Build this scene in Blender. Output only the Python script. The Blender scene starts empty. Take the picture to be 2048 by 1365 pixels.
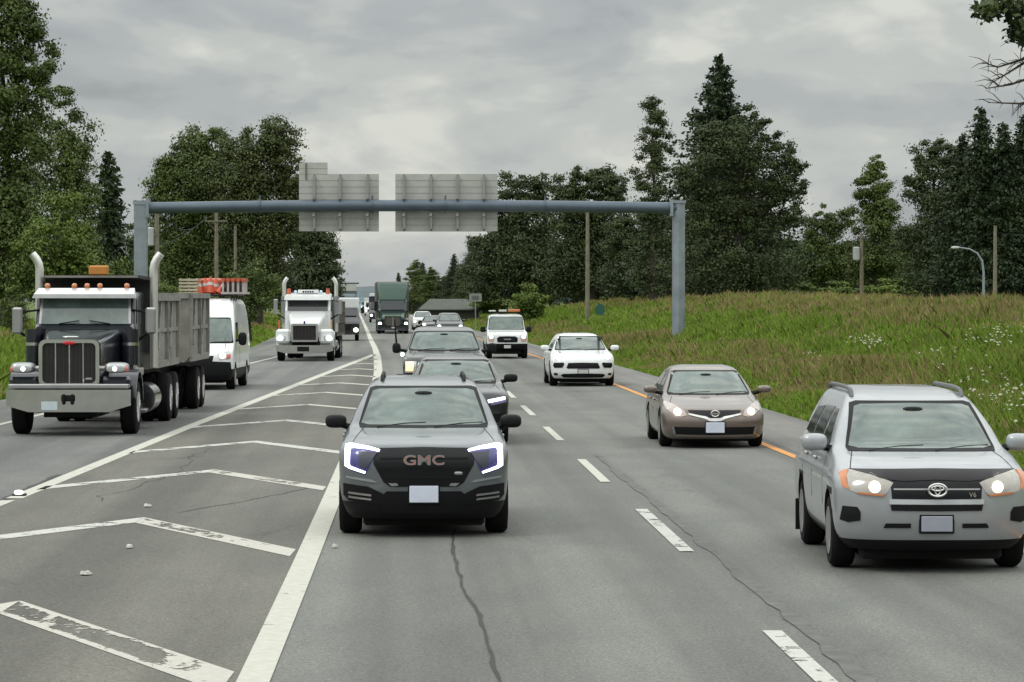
import bpy, math, random
import numpy as np
from mathutils import Vector, Matrix
from mathutils.bvhtree import BVHTree
from mathutils.geometry import delaunay_2d_cdt

R = math.radians
S = bpy.context.scene
COL = S.collection

# ------------------------------------------------------------------ camera
F = 6000.0            # focal length in pixels of the 2048 px wide photograph
HORIZON = 602.0
EYE = 2.55
cam = bpy.data.cameras.new('camera')
cam.sensor_width = 36.0
cam.lens = F / 2048 * 36.0
cam.clip_start = 0.5
cam.clip_end = 12000
cam_o = bpy.data.objects.new('camera', cam)
cam_o.location = (0, 0, EYE)
cam_o.rotation_euler = (math.pi / 2 - math.atan((682.5 - HORIZON) / F), 0, 0)
COL.objects.link(cam_o)
S.camera = cam_o
S.view_settings.view_transform = 'Standard'
S.view_settings.look = 'None'
S.view_settings.gamma = 1
S.view_settings.exposure = 0.0
S.render.engine = 'CYCLES'
S.cycles.max_bounces = 5
S.cycles.diffuse_bounces = 2
S.cycles.glossy_bounces = 3
S.cycles.transparent_max_bounces = 8

# ------------------------------------------------------------------ world: overcast sky
SUN_EL, SUN_AZ = R(50), R(245)
world = bpy.data.worlds.new('World')
S.world = world
world.use_nodes = True
nt = world.node_tree
nt.nodes.clear()
N = nt.nodes.new
Lk = nt.links.new
out = N('ShaderNodeOutputWorld')
bg = N('ShaderNodeBackground'); bg.inputs['Strength'].default_value = 0.1
Lk(bg.outputs[0], out.inputs[0])
sky = N('ShaderNodeTexSky'); sky.sky_type = 'NISHITA'; sky.sun_disc = False
sky.sun_elevation = SUN_EL; sky.sun_rotation = SUN_AZ
tc = N('ShaderNodeTexCoord')
sep = N('ShaderNodeSeparateXYZ'); Lk(tc.outputs['Generated'], sep.inputs[0])
def mapping(scale, loc=(0, 0, 0), rot=(0, 0, 0)):
    m = N('ShaderNodeMapping'); m.inputs['Scale'].default_value = scale; m.inputs['Location'].default_value = loc
    m.inputs['Rotation'].default_value = rot
    Lk(tc.outputs['Generated'], m.inputs[0]); return m
def wnoise(m, scale, detail, rough, dist=0):
    n = N('ShaderNodeTexNoise'); n.inputs['Scale'].default_value = scale; n.inputs['Detail'].default_value = detail
    n.inputs['Roughness'].default_value = rough; n.inputs['Distortion'].default_value = dist
    Lk(m.outputs[0], n.inputs['Vector']); return n
def wmath(op, a, b=None, clamp=False):
    m = N('ShaderNodeMath'); m.operation = op; m.use_clamp = clamp
    for i, v in enumerate((a, b)):
        if v is None: continue
        if isinstance(v, (int, float)): m.inputs[i].default_value = v
        else: Lk(v, m.inputs[i])
    return m.outputs[0]
def wramp(fac, stops):
    r = N('ShaderNodeValToRGB'); Lk(fac, r.inputs[0])
    r.color_ramp.interpolation = 'EASE'
    e = r.color_ramp.elements
    while len(e) < len(stops): e.new(0.5)
    for el, (p, c) in zip(e, stops): el.position = p; el.color = (*c, 1)
    return r.outputs[0]
n1 = wnoise(mapping((11, 11, 27), (-0.6, 0.4, 0.9), (0, R(14), 0)), 1.0, 4, 0.48, 0.4)
n2 = wnoise(mapping((28, 28, 62), (1.3, 7.4, 2.2), (0, R(10), 0)), 1.0, 6, 0.55, 0.3)
cl = wmath('ADD', wmath('MULTIPLY', n1.outputs[0], 0.74), wmath('MULTIPLY', n2.outputs[0], 0.26))
cloud = wramp(cl, [(0.35, (3.45, 3.65, 3.75)), (0.45, (4.4, 4.65, 4.7)), (0.52, (5.3, 5.5, 5.3)), (0.61, (7.0, 7.1, 6.5))])
# an overcast dome is brighter overhead than at the skyline
up = wmath('MULTIPLY', wmath('SUBTRACT', sep.outputs[2], 0.12), 1.9, True)
gain = wmath('ADD', wmath('MULTIPLY', up, 2.3), 1.0)
cm = N('ShaderNodeVectorMath'); cm.operation = 'SCALE'; Lk(cloud, cm.inputs[0]); Lk(gain, cm.inputs['Scale'])
mx = N('ShaderNodeMixRGB'); mx.inputs[0].default_value = 0.94
Lk(sky.outputs[0], mx.inputs[1]); Lk(cm.outputs[0], mx.inputs[2]); Lk(mx.outputs[0], bg.inputs['Color'])

sun = bpy.data.lights.new('sun', 'SUN'); sun.energy = 0.9; sun.angle = R(18); sun.color = (1.0, 0.96, 0.9)
sun_o = bpy.data.objects.new('sun', sun)
sdir = Vector((math.sin(SUN_AZ) * math.cos(SUN_EL), math.cos(SUN_AZ) * math.cos(SUN_EL), math.sin(SUN_EL)))
sun_o.rotation_euler = sdir.to_track_quat('Z', 'Y').to_euler()
COL.objects.link(sun_o)

# ------------------------------------------------------------------ materials
MATS = {}
def mat(name, color, rough=0.5, metal=0.0, coat=0.0, emit=None, estr=0, ior=None, spec=None, var=0.0, vscale=4.0, trans=0.0):
    if name in MATS: return MATS[name]
    m = bpy.data.materials.new(name); m.use_nodes = True
    t = m.node_tree; b = t.nodes['Principled BSDF']
    b.inputs['Base Color'].default_value = (*color, 1)
    b.inputs['Roughness'].default_value = rough
    b.inputs['Metallic'].default_value = metal
    b.inputs['Coat Weight'].default_value = coat
    b.inputs['Coat Roughness'].default_value = 0.06
    if ior: b.inputs['IOR'].default_value = ior
    if spec is not None: b.inputs['Specular IOR Level'].default_value = spec
    if emit:
        b.inputs['Emission Color'].default_value = (*emit, 1); b.inputs['Emission Strength'].default_value = estr
    # every surface gets a little procedural dirt
    v = var if var else 0.12
    g = t.nodes.new('ShaderNodeTexCoord'); n = t.nodes.new('ShaderNodeTexNoise')
    n.inputs['Scale'].default_value = vscale; n.inputs['Detail'].default_value = 6; n.inputs['Roughness'].default_value = 0.65
    t.links.new(g.outputs['Object'], n.inputs['Vector'])
    mr = t.nodes.new('ShaderNodeMapRange'); mr.inputs[1].default_value = 0.3; mr.inputs[2].default_value = 0.7
    mr.inputs[3].default_value = 1 - v; mr.inputs[4].default_value = 1 + v * 0.5
    t.links.new(n.outputs[0], mr.inputs[0])
    sc = t.nodes.new('ShaderNodeVectorMath'); sc.operation = 'SCALE'; sc.inputs[0].default_value = color
    t.links.new(mr.outputs[0], sc.inputs['Scale']); t.links.new(sc.outputs[0], b.inputs['Base Color'])
    MATS[name] = m
    return m

def paint(name, color, metal=0.35, rough=0.33):
    return mat(name, color, rough, metal, coat=0.7, var=0.10, vscale=2.5)
BLACK = mat('black_plastic', (0.009, 0.009, 0.010), 0.55, spec=0.18)
GLOSSBLACK = mat('gloss_black', (0.006, 0.006, 0.008), 0.2, spec=0.3)
RUBBER = mat('tyre_rubber', (0.010, 0.010, 0.010), 0.85, var=0.3, spec=0.15)
UNDER = mat('underbody_shade', (0.006, 0.006, 0.006), 0.95)
GLASS = mat('windshield_glass', (0.10, 0.138, 0.125), 0.07, 0.0, ior=1.75, var=0.5, vscale=2.2)
GLASSD = mat('dark_glass', (0.02, 0.024, 0.026), 0.06, 0.0, ior=1.6)
CHROME = mat('chrome', (0.62, 0.62, 0.6), 0.14, 1.0)
SATIN = mat('satin_metal', (0.4, 0.4, 0.4), 0.35, 0.9)
ALLOY = mat('alloy_rim', (0.33, 0.33, 0.33), 0.35, 0.8)
LENS = mat('lamp_lens', (0.5, 0.52, 0.52), 0.12, 0.35, coat=0.8)
LENSD = mat('lamp_lens_dark', (0.12, 0.12, 0.16), 0.12, 0.3, coat=0.8)
AMBER = mat('amber_lens', (0.55, 0.17, 0.05), 0.2, 0.0, coat=0.6)
ORANGE = mat('orange_plastic', (0.50, 0.11, 0.05), 0.45, var=0.3)
PLATE = mat('plate_white', (0.62, 0.66, 0.78), 0.4)
LAMPW = mat('lamp_warm', (1, 0.9, 0.75), 0.3, emit=(1.0, 0.80, 0.55), estr=2.6)
LAMPC = mat('lamp_cold', (0.9, 0.92, 1), 0.3, emit=(0.90, 0.92, 1.0), estr=3)
LAMPY = mat('lamp_pale_yellow', (1, 1, 0.8), 0.3, emit=(1.0, 1.0, 0.75), estr=3)
LAMPO = mat('lamp_orange', (1, 0.6, 0.3), 0.3, emit=(1.0, 0.5, 0.2), estr=2.2)
RED = mat('badge_red', (0.5, 0.02, 0.03), 0.3)
GALV = mat('galvanised_steel', (0.30, 0.34, 0.38), 0.42, 0.55, var=0.25, vscale=1.2)
WOODPOLE = mat('weathered_wood', (0.20, 0.18, 0.13), 0.9, var=0.35, vscale=3)
BARK = mat('bark', (0.055, 0.045, 0.035), 0.95, var=0.4)
WHITEP = paint('white_paint', (0.74, 0.76, 0.76), 0.0, 0.35)

# ------------------------------------------------------------------ generic helpers
def link(o, parent=None):
    COL.objects.link(o)
    if parent is not None: o.parent = parent
    return o
def tag(o, label=None, cat=None, group=None, kind=None):
    if label: o['label'] = label
    if cat: o['category'] = cat
    if group: o['group'] = group
    if kind: o['kind'] = kind
    return o
def empty(name, loc=(0, 0, 0), rz=0, label=None, cat=None, group=None):
    o = bpy.data.objects.new(name, None); o.location = loc; o.rotation_euler = (0, 0, rz)
    o.empty_display_size = 0.3
    link(o); tag(o, label, cat, group); return o
def mesh_obj(name, verts, faces, m, parent=None, smooth=True, angle=None, mats=None, fm=None):
    me = bpy.data.meshes.new(name)
    me.from_pydata([tuple(v) for v in verts], [], [tuple(f) for f in faces])
    for mm in (mats or [m]): me.materials.append(mm)
    if fm is not None: me.polygons.foreach_set('material_index', fm)
    me.polygons.foreach_set('use_smooth', [smooth] * len(me.polygons))
    me.update()
    if smooth: me.set_sharp_from_angle(angle=R(angle if angle else 35))
    return link(bpy.data.objects.new(name, me), parent)
def copy_tree(o, parent=None):
    c = o.copy(); COL.objects.link(c); c.parent = parent
    if parent is None and o.parent is None: pass
    for ch in list(o.children): copy_tree(ch, c)
    return c

class MB:
    """collects shapes that become one mesh"""
    def __init__(s): s.v = []; s.f = []
    def add(s, verts, faces):
        b = len(s.v); s.v += [tuple(v) for v in verts]; s.f += [tuple(i + b for i in f) for f in faces]; return s
    def box(s, x0, x1, y0, y1, z0, z1, bev=0.0):
        if x0 > x1: x0, x1 = x1, x0
        if bev <= 0:
            v = [(x, y, z) for z in (z0, z1) for y in (y0, y1) for x in (x0, x1)]
            f = [(0, 2, 3, 1), (4, 5, 7, 6), (0, 1, 5, 4), (2, 6, 7, 3), (0, 4, 6, 2), (1, 3, 7, 5)]
            return s.add(v, f)
        c = ((x0 + x1) / 2, (y0 + y1) / 2, (z0 + z1) / 2); h = ((x1 - x0) / 2, (y1 - y0) / 2, (z1 - z0) / 2)
        b = min(bev, min(h) * 0.9)
        v = []; idx = {}
        for sx in (-1, 1):
            for sy in (-1, 1):
                for sz in (-1, 1):
                    for ax in range(3):
                        p = [c[0] + sx * (h[0] - b), c[1] + sy * (h[1] - b), c[2] + sz * (h[2] - b)]
                        p[ax] = c[ax] + (sx, sy, sz)[ax] * h[ax]
                        idx[(sx, sy, sz, ax)] = len(v); v.append(p)
        f = []
        g = lambda a, b_, c_, ax: idx[(a, b_, c_, ax)]
        for q in (-1, 1):
            f.append((g(q, -1, -1, 0), g(q, 1, -1, 0), g(q, 1, 1, 0), g(q, -1, 1, 0))[::q])
            f.append((g(-1, q, -1, 1), g(1, q, -1, 1), g(1, q, 1, 1), g(-1, q, 1, 1))[::-q])
            f.append((g(-1, -1, q, 2), g(1, -1, q, 2), g(1, 1, q, 2), g(-1, 1, q, 2))[::q])
        for a in (-1, 1):
            for d in (-1, 1):
                f.append((g(a, d, -1, 0), g(a, d, 1, 0), g(a, d, 1, 1), g(a, d, -1, 1))[::-a * d])
                f.append((g(a, -1, d, 0), g(a, 1, d, 0), g(a, 1, d, 2), g(a, -1, d, 2))[::a * d])
                f.append((g(-1, a, d, 1), g(1, a, d, 1), g(1, a, d, 2), g(-1, a, d, 2))[::-a * d])
        for a in (-1, 1):
            for d in (-1, 1):
                for e in (-1, 1):
                    f.append((g(a, d, e, 0), g(a, d, e, 1), g(a, d, e, 2))[::a * d * e])
        return s.add(v, f)
    def tube(s, pts, r, n=12, caps=True):
        pts = [Vector(p) for p in pts]; rs = r if isinstance(r, (list, tuple)) else [r] * len(pts)
        rings = []; up = None; verts = []
        for i, p in enumerate(pts):
            t = (pts[min(i + 1, len(pts) - 1)] - pts[max(i - 1, 0)]).normalized()
            if up is None: up = Vector((0, 0, 1)) if abs(t.z) < 0.9 else Vector((1, 0, 0))
            a = t.cross(up).normalized(); b = a.cross(t).normalized(); up = b
            for k in range(n):
                an = 2 * math.pi * k / n
                verts.append(p + (a * math.cos(an) + b * math.sin(an)) * rs[i])
        f = []
        for i in range(len(pts) - 1):
            for k in range(n):
                k2 = (k + 1) % n
                f.append((i * n + k, i * n + k2, (i + 1) * n + k2, (i + 1) * n + k))
        if caps:
            f.append(tuple(range(n))[::-1]); f.append(tuple((len(pts) - 1) * n + k for k in range(n)))
        return s.add(verts, f)
    def lathe_x(s, prof, c, n=28):
        """profile (x, r) revolved about the x axis through c"""
        v = []; f = []
        for x, r in prof:
            for k in range(n):
                a = 2 * math.pi * k / n
                v.append((c[0] + x, c[1] + r * math.cos(a), c[2] + r * math.sin(a)))
        for i in range(len(prof) - 1):
            for k in range(n):
                k2 = (k + 1) % n
                f.append((i * n + k, i * n + k2, (i + 1) * n + k2, (i + 1) * n + k))
        f.append(tuple(range(n))[::-1]); f.append(tuple((len(prof) - 1) * n + k for k in range(n)))
        return s.add(v, f)
    def ell(s, c, r, e=1.0, nu=20, nv=12):
        """superellipsoid; e<1 is boxier"""
        v = []; f = []
        sg = lambda x, p: math.copysign(abs(x) ** p, x)
        for j in range(nv + 1):
            ph = -math.pi / 2 + math.pi * j / nv
            for i in range(nu):
                th = 2 * math.pi * i / nu
                v.append((c[0] + r[0] * sg(math.cos(ph), e) * sg(math.cos(th), e), c[1] + r[1] * sg(math.cos(ph), e) * sg(math.sin(th), e), c[2] + r[2] * sg(math.sin(ph), e)))
        for j in range(nv):
            for i in range(nu):
                i2 = (i + 1) % nu
                f.append((j * nu + i, j * nu + i2, (j + 1) * nu + i2, (j + 1) * nu + i))
        return s.add(v, f)
    def loft(s, rings):
        n = len(rings[0]); v = [p for r in rings for p in r]; f = []
        for i in range(len(rings) - 1):
            for k in range(n):
                k2 = (k + 1) % n
                f.append((i * n + k, i * n + k2, (i + 1) * n + k2, (i + 1) * n + k))
        f.append(tuple(range(n))[::-1]); f.append(tuple((len(rings) - 1) * n + k for k in range(n)))
        return s.add(v, f)
    def prism(s, poly, y0, y1):
        """polygon in x,z extruded along y"""
        return s.loft([[(x, y0, z) for x, z in poly], [(x, y1, z) for x, z in poly]])
    def prism_x(s, poly, x0, x1):
        """polygon in y,z extruded along x"""
        return s.loft([[(x0, y, z) for y, z in poly], [(x1, y, z) for y, z in poly]])
    def build(s, name, m, parent=None, smooth=True, angle=35):
        return mesh_obj(name, s.v, s.f, m, parent, smooth, angle)

def pchip(xs, ys, x):
    xs = np.asarray(xs, float); ys = np.asarray(ys, float); h = np.diff(xs); dl = np.diff(ys) / h
    m = np.zeros_like(ys)
    for i in range(1, len(xs) - 1):
        if dl[i - 1] * dl[i] > 0:
            w1 = 2 * h[i] + h[i - 1]; w2 = h[i] + 2 * h[i - 1]
            m[i] = (w1 + w2) / (w1 / dl[i - 1] + w2 / dl[i])
    m[0] = dl[0]; m[-1] = dl[-1]
    x = np.asarray(x, float)
    i = np.clip(np.searchsorted(xs, x) - 1, 0, len(xs) - 2)
    t = (x - xs[i]) / h[i]
    r = (2*t**3-3*t**2+1)*ys[i] + (t**3-2*t**2+t)*h[i]*m[i] + (-2*t**3+3*t**2)*ys[i+1] + (t**3-t**2)*h[i]*m[i+1]
    r = np.where(x < xs[0], ys[0] + (x - xs[0]) * m[0], r)
    r = np.where(x > xs[-1], ys[-1] + (x - xs[-1]) * m[-1], r)
    return r

# the solid white line: sideways position at distance d
WD = [0, 20, 38, 70, 98.7, 124, 156, 188, 251, 382, 765, 1600]
WX = [-1.15, -1.73, -2.3, -3.4, -4.43, -5.55, -7.1, -8.8, -12.1, -19, -39.2, -83]
def W(d): return pchip(WD, WX, d)
def Wf(d): return float(W(np.array([d]))[0])
def heading(d): return (Wf(d + 2) - Wf(d - 2)) / 4
def yaw_at(d): return -math.atan(heading(d))
def left_edge(d):
    d = np.asarray(d, float); return np.where(d < 142, -13.1, W(d) + (-13.1 - Wf(142)))
def gx(px, d): return (px - 1024) * d / F
def gz(py, d): return EYE + (HORIZON - py) * d / F
def height(X, d):
    X = np.asarray(X, float); d = np.asarray(d, float)
    vr = X - (W(d) + 9.4); vl = left_edge(d) - X
    zr = np.interp(vr, [0, .6, 2, 4.6, 7.6, 10.6, 13.6, 18, 26, 60, 400, 4000], [-.03, -.07, .12, .72, 1.55, 2.32, 2.66, 2.5, 1.8, 1.8, 1.9, 0])
    A = np.interp(d, [0, 100, 140, 185, 260, 400, 600], [.76, .79, .87, .94, .86, .35, .12])
    zl = np.interp(vl, [0, 1, 4, 10, 30, 300, 4000], [-.03, -.05, .35, .8, 1.1, 1.2, 0])
    z = np.where(vr > 0, np.where(vr < 900, zr * A, zr), np.where(vl > 0, zl, -.06))
    bump = (np.sin(X * 1.7 + d * .31) * np.sin(d * .53 - X * .4) * .10 + np.sin(X * .5 + d * .11) * .12)
    amp = np.clip(np.maximum(vr - 3, vl - 2) / 5, 0, 1) * np.clip(1 - np.maximum(vr, vl) / 200, 0, 1)
    return z + bump * amp
def hz(X, d): return float(height(np.array([X]), np.array([d]))[0])

# ------------------------------------------------------------------ ground, road, markings
rng = np.random.default_rng(7)
def node_mat(name):
    m = bpy.data.materials.new(name); m.use_nodes = True
    t = m.node_tree; b = t.nodes['Principled BSDF']; return m, t, b
def nnoise(t, vec, scale, detail=5, rough=0.6, dist=0.0, mscale=None):
    n = t.nodes.new('ShaderNodeTexNoise'); n.inputs['Scale'].default_value = scale; n.inputs['Detail'].default_value = detail
    n.inputs['Roughness'].default_value = rough; n.inputs['Distortion'].default_value = dist
    if mscale:
        mp = t.nodes.new('ShaderNodeMapping'); mp.inputs['Scale'].default_value = mscale; t.links.new(vec, mp.inputs[0]); vec = mp.outputs[0]
    t.links.new(vec, n.inputs['Vector']); return n.outputs[0]
def nramp(t, fac, stops, interp='LINEAR'):
    r = t.nodes.new('ShaderNodeValToRGB'); t.links.new(fac, r.inputs[0]); r.color_ramp.interpolation = interp
    e = r.color_ramp.elements
    while len(e) < len(stops): e.new(0.5)
    for el, (p, c) in zip(e, stops): el.position = p; el.color = (*c, 1) if len(c) == 3 else c
    return r.outputs[0]
def nmix(t, mode, f, a, b):
    m = t.nodes.new('ShaderNodeMixRGB'); m.blend_type = mode
    for i, v in enumerate((f, a, b)):
        if isinstance(v, (int, float)): m.inputs[i].default_value = v
        elif isinstance(v, tuple): m.inputs[i].default_value = (*v, 1)
        else: t.links.new(v, m.inputs[i])
    return m.outputs[0]

def asphalt(name, col, seed=0.0):
    m, t, b = node_mat(name)
    g = t.nodes.new('ShaderNodeNewGeometry').outputs['Position']
    off = t.nodes.new('ShaderNodeVectorMath'); off.operation = 'ADD'; off.inputs[1].default_value = (seed, seed * 2, 0); t.links.new(g, off.inputs[0]); g = off.outputs[0]
    fine = nnoise(t, g, 14, 5, 0.8)
    mid = nnoise(t, g, 1.1, 6, 0.62, 0.4, (1, 0.35, 1))
    big = nnoise(t, g, 0.16, 4, 0.55, 0.6, (1, 0.3, 1))
    rot = t.nodes.new('ShaderNodeVectorRotate'); rot.rotation_type = 'Z_AXIS'; rot.inputs['Angle'].default_value = R(-2.3); t.links.new(g, rot.inputs['Vector'])
    lon = nnoise(t, rot.outputs[0], 1.0, 3, 0.5, 0.0, (0.9, 0.012, 1))
    spots = nnoise(t, g, 0.7, 7, 0.7, 1.2, (1, .25, 1))
    agg = nnoise(t, g, 42, 2, 0.6)
    c = nmix(t, 'MULTIPLY', 1.0, col, nramp(t, fine, [(0.3, (.72, .72, .72)), (0.7, (1.28, 1.28, 1.28))]))
    c = nmix(t, 'MULTIPLY', 1.0, c, nramp(t, agg, [(0.35, (.72, .72, .72)), (0.55, (1.0, 1.0, 1.0)), (0.72, (1.6, 1.6, 1.55))]))
    c = nmix(t, 'MULTIPLY', 1.0, c, nramp(t, mid, [(0.3, (.86, .86, .86)), (0.65, (1.08, 1.07, 1.05))]))
    c = nmix(t, 'MULTIPLY', 1.0, c, nramp(t, big, [(0.32, (.78, .79, .80)), (0.5, (1, 1, 1)), (0.7, (1.08, 1.07, 1.04))]))
    c = nmix(t, 'MULTIPLY', 1.0, c, nramp(t, lon, [(0.38, (.72, .72, .72)), (0.58, (1.08, 1.08, 1.08))]))
    c = nmix(t, 'MULTIPLY', 1.0, c, nramp(t, spots, [(0.28, (.72, .72, .72)), (0.38, (1, 1, 1))]))
    t.links.new(c, b.inputs['Base Color']); b.inputs['Roughness'].default_value = 0.85
    bp = t.nodes.new('ShaderNodeBump'); bp.inputs['Strength'].default_value = 0.25; bp.inputs['Distance'].default_value = 0.01
    t.links.new(fine, bp.inputs['Height']); t.links.new(bp.outputs[0], b.inputs['Normal'])
    return m
ASPH = asphalt('asphalt', (0.150, 0.155, 0.143))
ASPHG = asphalt('asphalt_gore', (0.128, 0.124, 0.108), 31.0)
ASPHL = asphalt('asphalt_ramp', (0.142, 0.146, 0.140), 77.0)
SHLD = asphalt('asphalt_shoulder', (0.17, 0.165, 0.16), 51.0)

def wornpaint(name, col, wear, sc=3.0, edge=0.0):
    """road paint with procedural wear: where it has flaked the sheet lets the asphalt show"""
    m, t, b = node_mat(name)
    g = t.nodes.new('ShaderNodeNewGeometry').outputs['Position']
    n = nnoise(t, g, sc, 8, 0.68, 0.6, (1, .45, 1) if edge else None); n2 = nnoise(t, g, sc * 7, 4, 0.7)
    s = t.nodes.new('ShaderNodeMath'); s.operation = 'ADD'
    k = t.nodes.new('ShaderNodeMath'); k.operation = 'MULTIPLY'; k.inputs[1].default_value = 0.35; t.links.new(n2, k.inputs[0])
    t.links.new(n, s.inputs[0]); t.links.new(k.outputs[0], s.inputs[1])
    c = nmix(t, 'MULTIPLY', 1.0, col, nramp(t, n2, [(0.3, (.82, .82, .82)), (0.7, (1.05, 1.05, 1.05))]))
    t.links.new(c, b.inputs['Base Color']); b.inputs['Roughness'].default_value = 0.7
    if edge:
        uv = t.nodes.new('ShaderNodeUVMap'); sp_ = t.nodes.new('ShaderNodeSeparateXYZ'); t.links.new(uv.outputs[0], sp_.inputs[0])
        e1 = nramp(t, sp_.outputs[1], [(0.0, (.5,) * 3), (.16, (.35,) * 3), (.24, (0,) * 3), (.80, (0,) * 3), (.88, (.3,) * 3), (1.0, (.45,) * 3)])
        e2 = nramp(t, sp_.outputs[0], [(0.0, (0,) * 3), (.72, (0,) * 3), (.9, (.5,) * 3)])
        a1 = t.nodes.new('ShaderNodeMath'); a1.operation = 'MAXIMUM'; t.links.new(e1, a1.inputs[0]); t.links.new(e2, a1.inputs[1])
        a2 = t.nodes.new('ShaderNodeMath'); a2.operation = 'MULTIPLY_ADD'; a2.inputs[1].default_value = edge; t.links.new(a1.outputs[0], a2.inputs[0]); t.links.new(s.outputs[0], a2.inputs[2]); s = a2
    if wear > 0:
        a = nramp(t, s.outputs[0], [(wear - 0.012, (0, 0, 0)), (wear + 0.012, (1, 1, 1))])
        t.links.new(a, b.inputs['Alpha'])
    return m
PW = wornpaint('paint_white', (0.50, 0.495, 0.43), 0.50, 1.2)
PWW = wornpaint('paint_white_worn', (0.48, 0.47, 0.42), 0.64, 1.6)
PWD = wornpaint('paint_white_dash', (0.50, 0.50, 0.46), 0.60, 2.2)
PWX = wornpaint('paint_white_flaked', (0.48, 0.46, 0.41), 0.765, 2.2, .42)
PWC = wornpaint('paint_white_chipped', (0.49, 0.47, 0.42), 0.64, 2.2, .25)
PY = wornpaint('paint_yellow', (0.62, 0.27, 0.06), 0.50, 1.2)

drows = np.concatenate([np.arange(-30, 220, 2.0), np.arange(220, 500, 8.0), np.arange(500, 1700, 50.0)])
def sheet(name, xl, xr, z, m, rows=drows, ncol=2, label=None):
    """sheet between two sideways limits (functions of distance)"""
    L = np.asarray(xl(rows), float) * np.ones_like(rows); Rr = np.asarray(xr(rows), float) * np.ones_like(rows)
    v = []; f = []
    for i, d in enumerate(rows):
        for k in range(ncol):
            u = k / (ncol - 1); v.append((L[i] * (1 - u) + Rr[i] * u, d, z))
    for i in range(len(rows) - 1):
        for k in range(ncol - 1):
            a = i * ncol + k; f.append((a, a + 1, a + ncol + 1, a + ncol))
    o = mesh_obj(name, v, f, m, None, False); tag(o, label, kind='structure'); return o
GL = -6.5    # left line of the gore
gore_end = 142.0
sheet('road', lambda d: left_edge(d), lambda d: W(d) + 9.4, 0.0, ASPH, ncol=4, label='grey asphalt of the highway')
near = drows[drows < 141]
sheet('ramp_road', lambda d: np.full_like(d, -13.1), lambda d: np.full_like(d, GL), 0.004, ASPHL, near, label='grey asphalt of the lane with the trucks')
sheet('gore_pavement', lambda d: np.full_like(d, GL), lambda d: W(d), 0.0045, ASPHG, near, label='brownish asphalt between the two white lines')
sheet('road_shoulder', lambda d: W(d) + 7.5, lambda d: W(d) + 9.4, 0.004, SHLD, label='paved shoulder beside the yellow line')

def marking(name, pts_l, pts_r, m, z=0.009, label=None):
    v = [(x, y, z) for x, y in pts_l] + [(x, y, z) for x, y in pts_r]; n = len(pts_l)
    f = [(i, i + n, i + n + 1, i + 1) for i in range(n - 1)]
    # subdivide lightly and keep flat
    o = mesh_obj(name, v, f, m, None, False); tag(o, label, kind='structure')
    ul = o.data.uv_layers.new(name='UVMap')
    for lp in o.data.loops:
        i = lp.vertex_index; ul.data[lp.index].uv = ((i % n) / (n - 1), 1.0 if i < n else 0.0)
    return o
def line_along(name, fx, d0, d1, w0, w1, m, step=3.0, label=None):
    ds = np.linspace(d0, d1, max(2, int((d1 - d0) / step)))
    xs = np.asarray(fx(ds), float) * np.ones_like(ds); w = np.linspace(w0, w1, len(ds)) / 2
    return marking(name, list(zip(xs - w, ds)), list(zip(xs + w, ds)), m, label=label)
line_along('white_line', lambda d: W(d), 5, gore_end, 0.21, 0.34, PW, label='wide solid white line right of the chevrons')
line_along('white_line', lambda d: W(d), gore_end + .01, 900, 0.30, 0.30, PW, label='solid white line running to the horizon')
line_along('gore_line', lambda d: np.interp(d, [0, 37, 60, 141.5], [-6.4, -6.4, -6.52, -6.52]), 38.6, 141.5, 0.22, 0.30, PW, label='white line left of the chevrons')
line_along('gore_line', lambda d: -6.42 + 0 * d, 20, 38.2, 0.12, 0.18, PWX, label='broken end of the white line left of the chevrons')
line_along('edge_line', lambda d: np.where(d < 142, -10.42 - d * .0018, W(d) + (-10.42 - 142 * .0018 - Wf(142))), 20, 700, 0.16, 0.2, PW, label='white edge line beyond the trucks')
line_along('yellow_line', lambda d: W(d) + 7.28, 12, 700, 0.15, 0.2, PY, label='solid yellow line beside the grassy bank')
# lane dashes: 12 m cycle
ds0 = [F * EYE / v for v in (728 - 55, 503, 363, 280)]
starts = [17.2, 30.45]
k = 0
d = 30.4
dash_d = [(18.0, 23.1), (30.4, 36.6), (42.1, 48.1), (54.6, 60.5), (66.5, 72.8)] + [(78.6 + 12.2 * i, 84.6 + 12.2 * i) for i in range(18)]
for i, (a, b_) in enumerate(dash_d):
    if i in (0, 1):
        line_along('lane_dash', lambda d: W(d) + 3.83, a, b_, 0.15, 0.15, PWD, 1.0, label='worn white lane dash')
    else:
        line_along('lane_dash', lambda d: W(d) + 3.75, a, b_, 0.14, 0.14, PW, 1.0, label='white lane dash')

# chevrons: the two stripes of each meet at an apex in the middle of the gore
apex_d = [25.4, 35.2, 45.2, 54.5, 64.2, 73.9, 83.6, 93.3, 103, 112.5, 122, 131]
for i, a in enumerate(apex_d):
    ax = (GL + Wf(a - 2)) / 2
    w = [1.05, .85, .8, .8, .8, .8, .8, .85, .9, .9, .9, .9][i]
    k = 2.15
    # right leg
    xr = Wf(a - 3) - 0.10; dr = (xr - ax) * k
    marking('chevron_stripe', [(ax, a), (xr, a - dr)], [(ax, a - w), (xr, a - dr - w)], PWX if i == 0 else PWC if i in (1, 2) else PWD if i in (3, 4) else PW, label='right arm of a white chevron')
    xl = GL + 0.10; dl = (ax - xl) * k
    if i == 0: xl = -4.75; dl = (ax - xl) * k
    marking('chevron_stripe', [(xl, a - dl), (ax - .005, a)], [(xl, a - dl - w), (ax - .005, a - w)], PWC if i == 0 else PWD, label='left arm of a white chevron')

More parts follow.
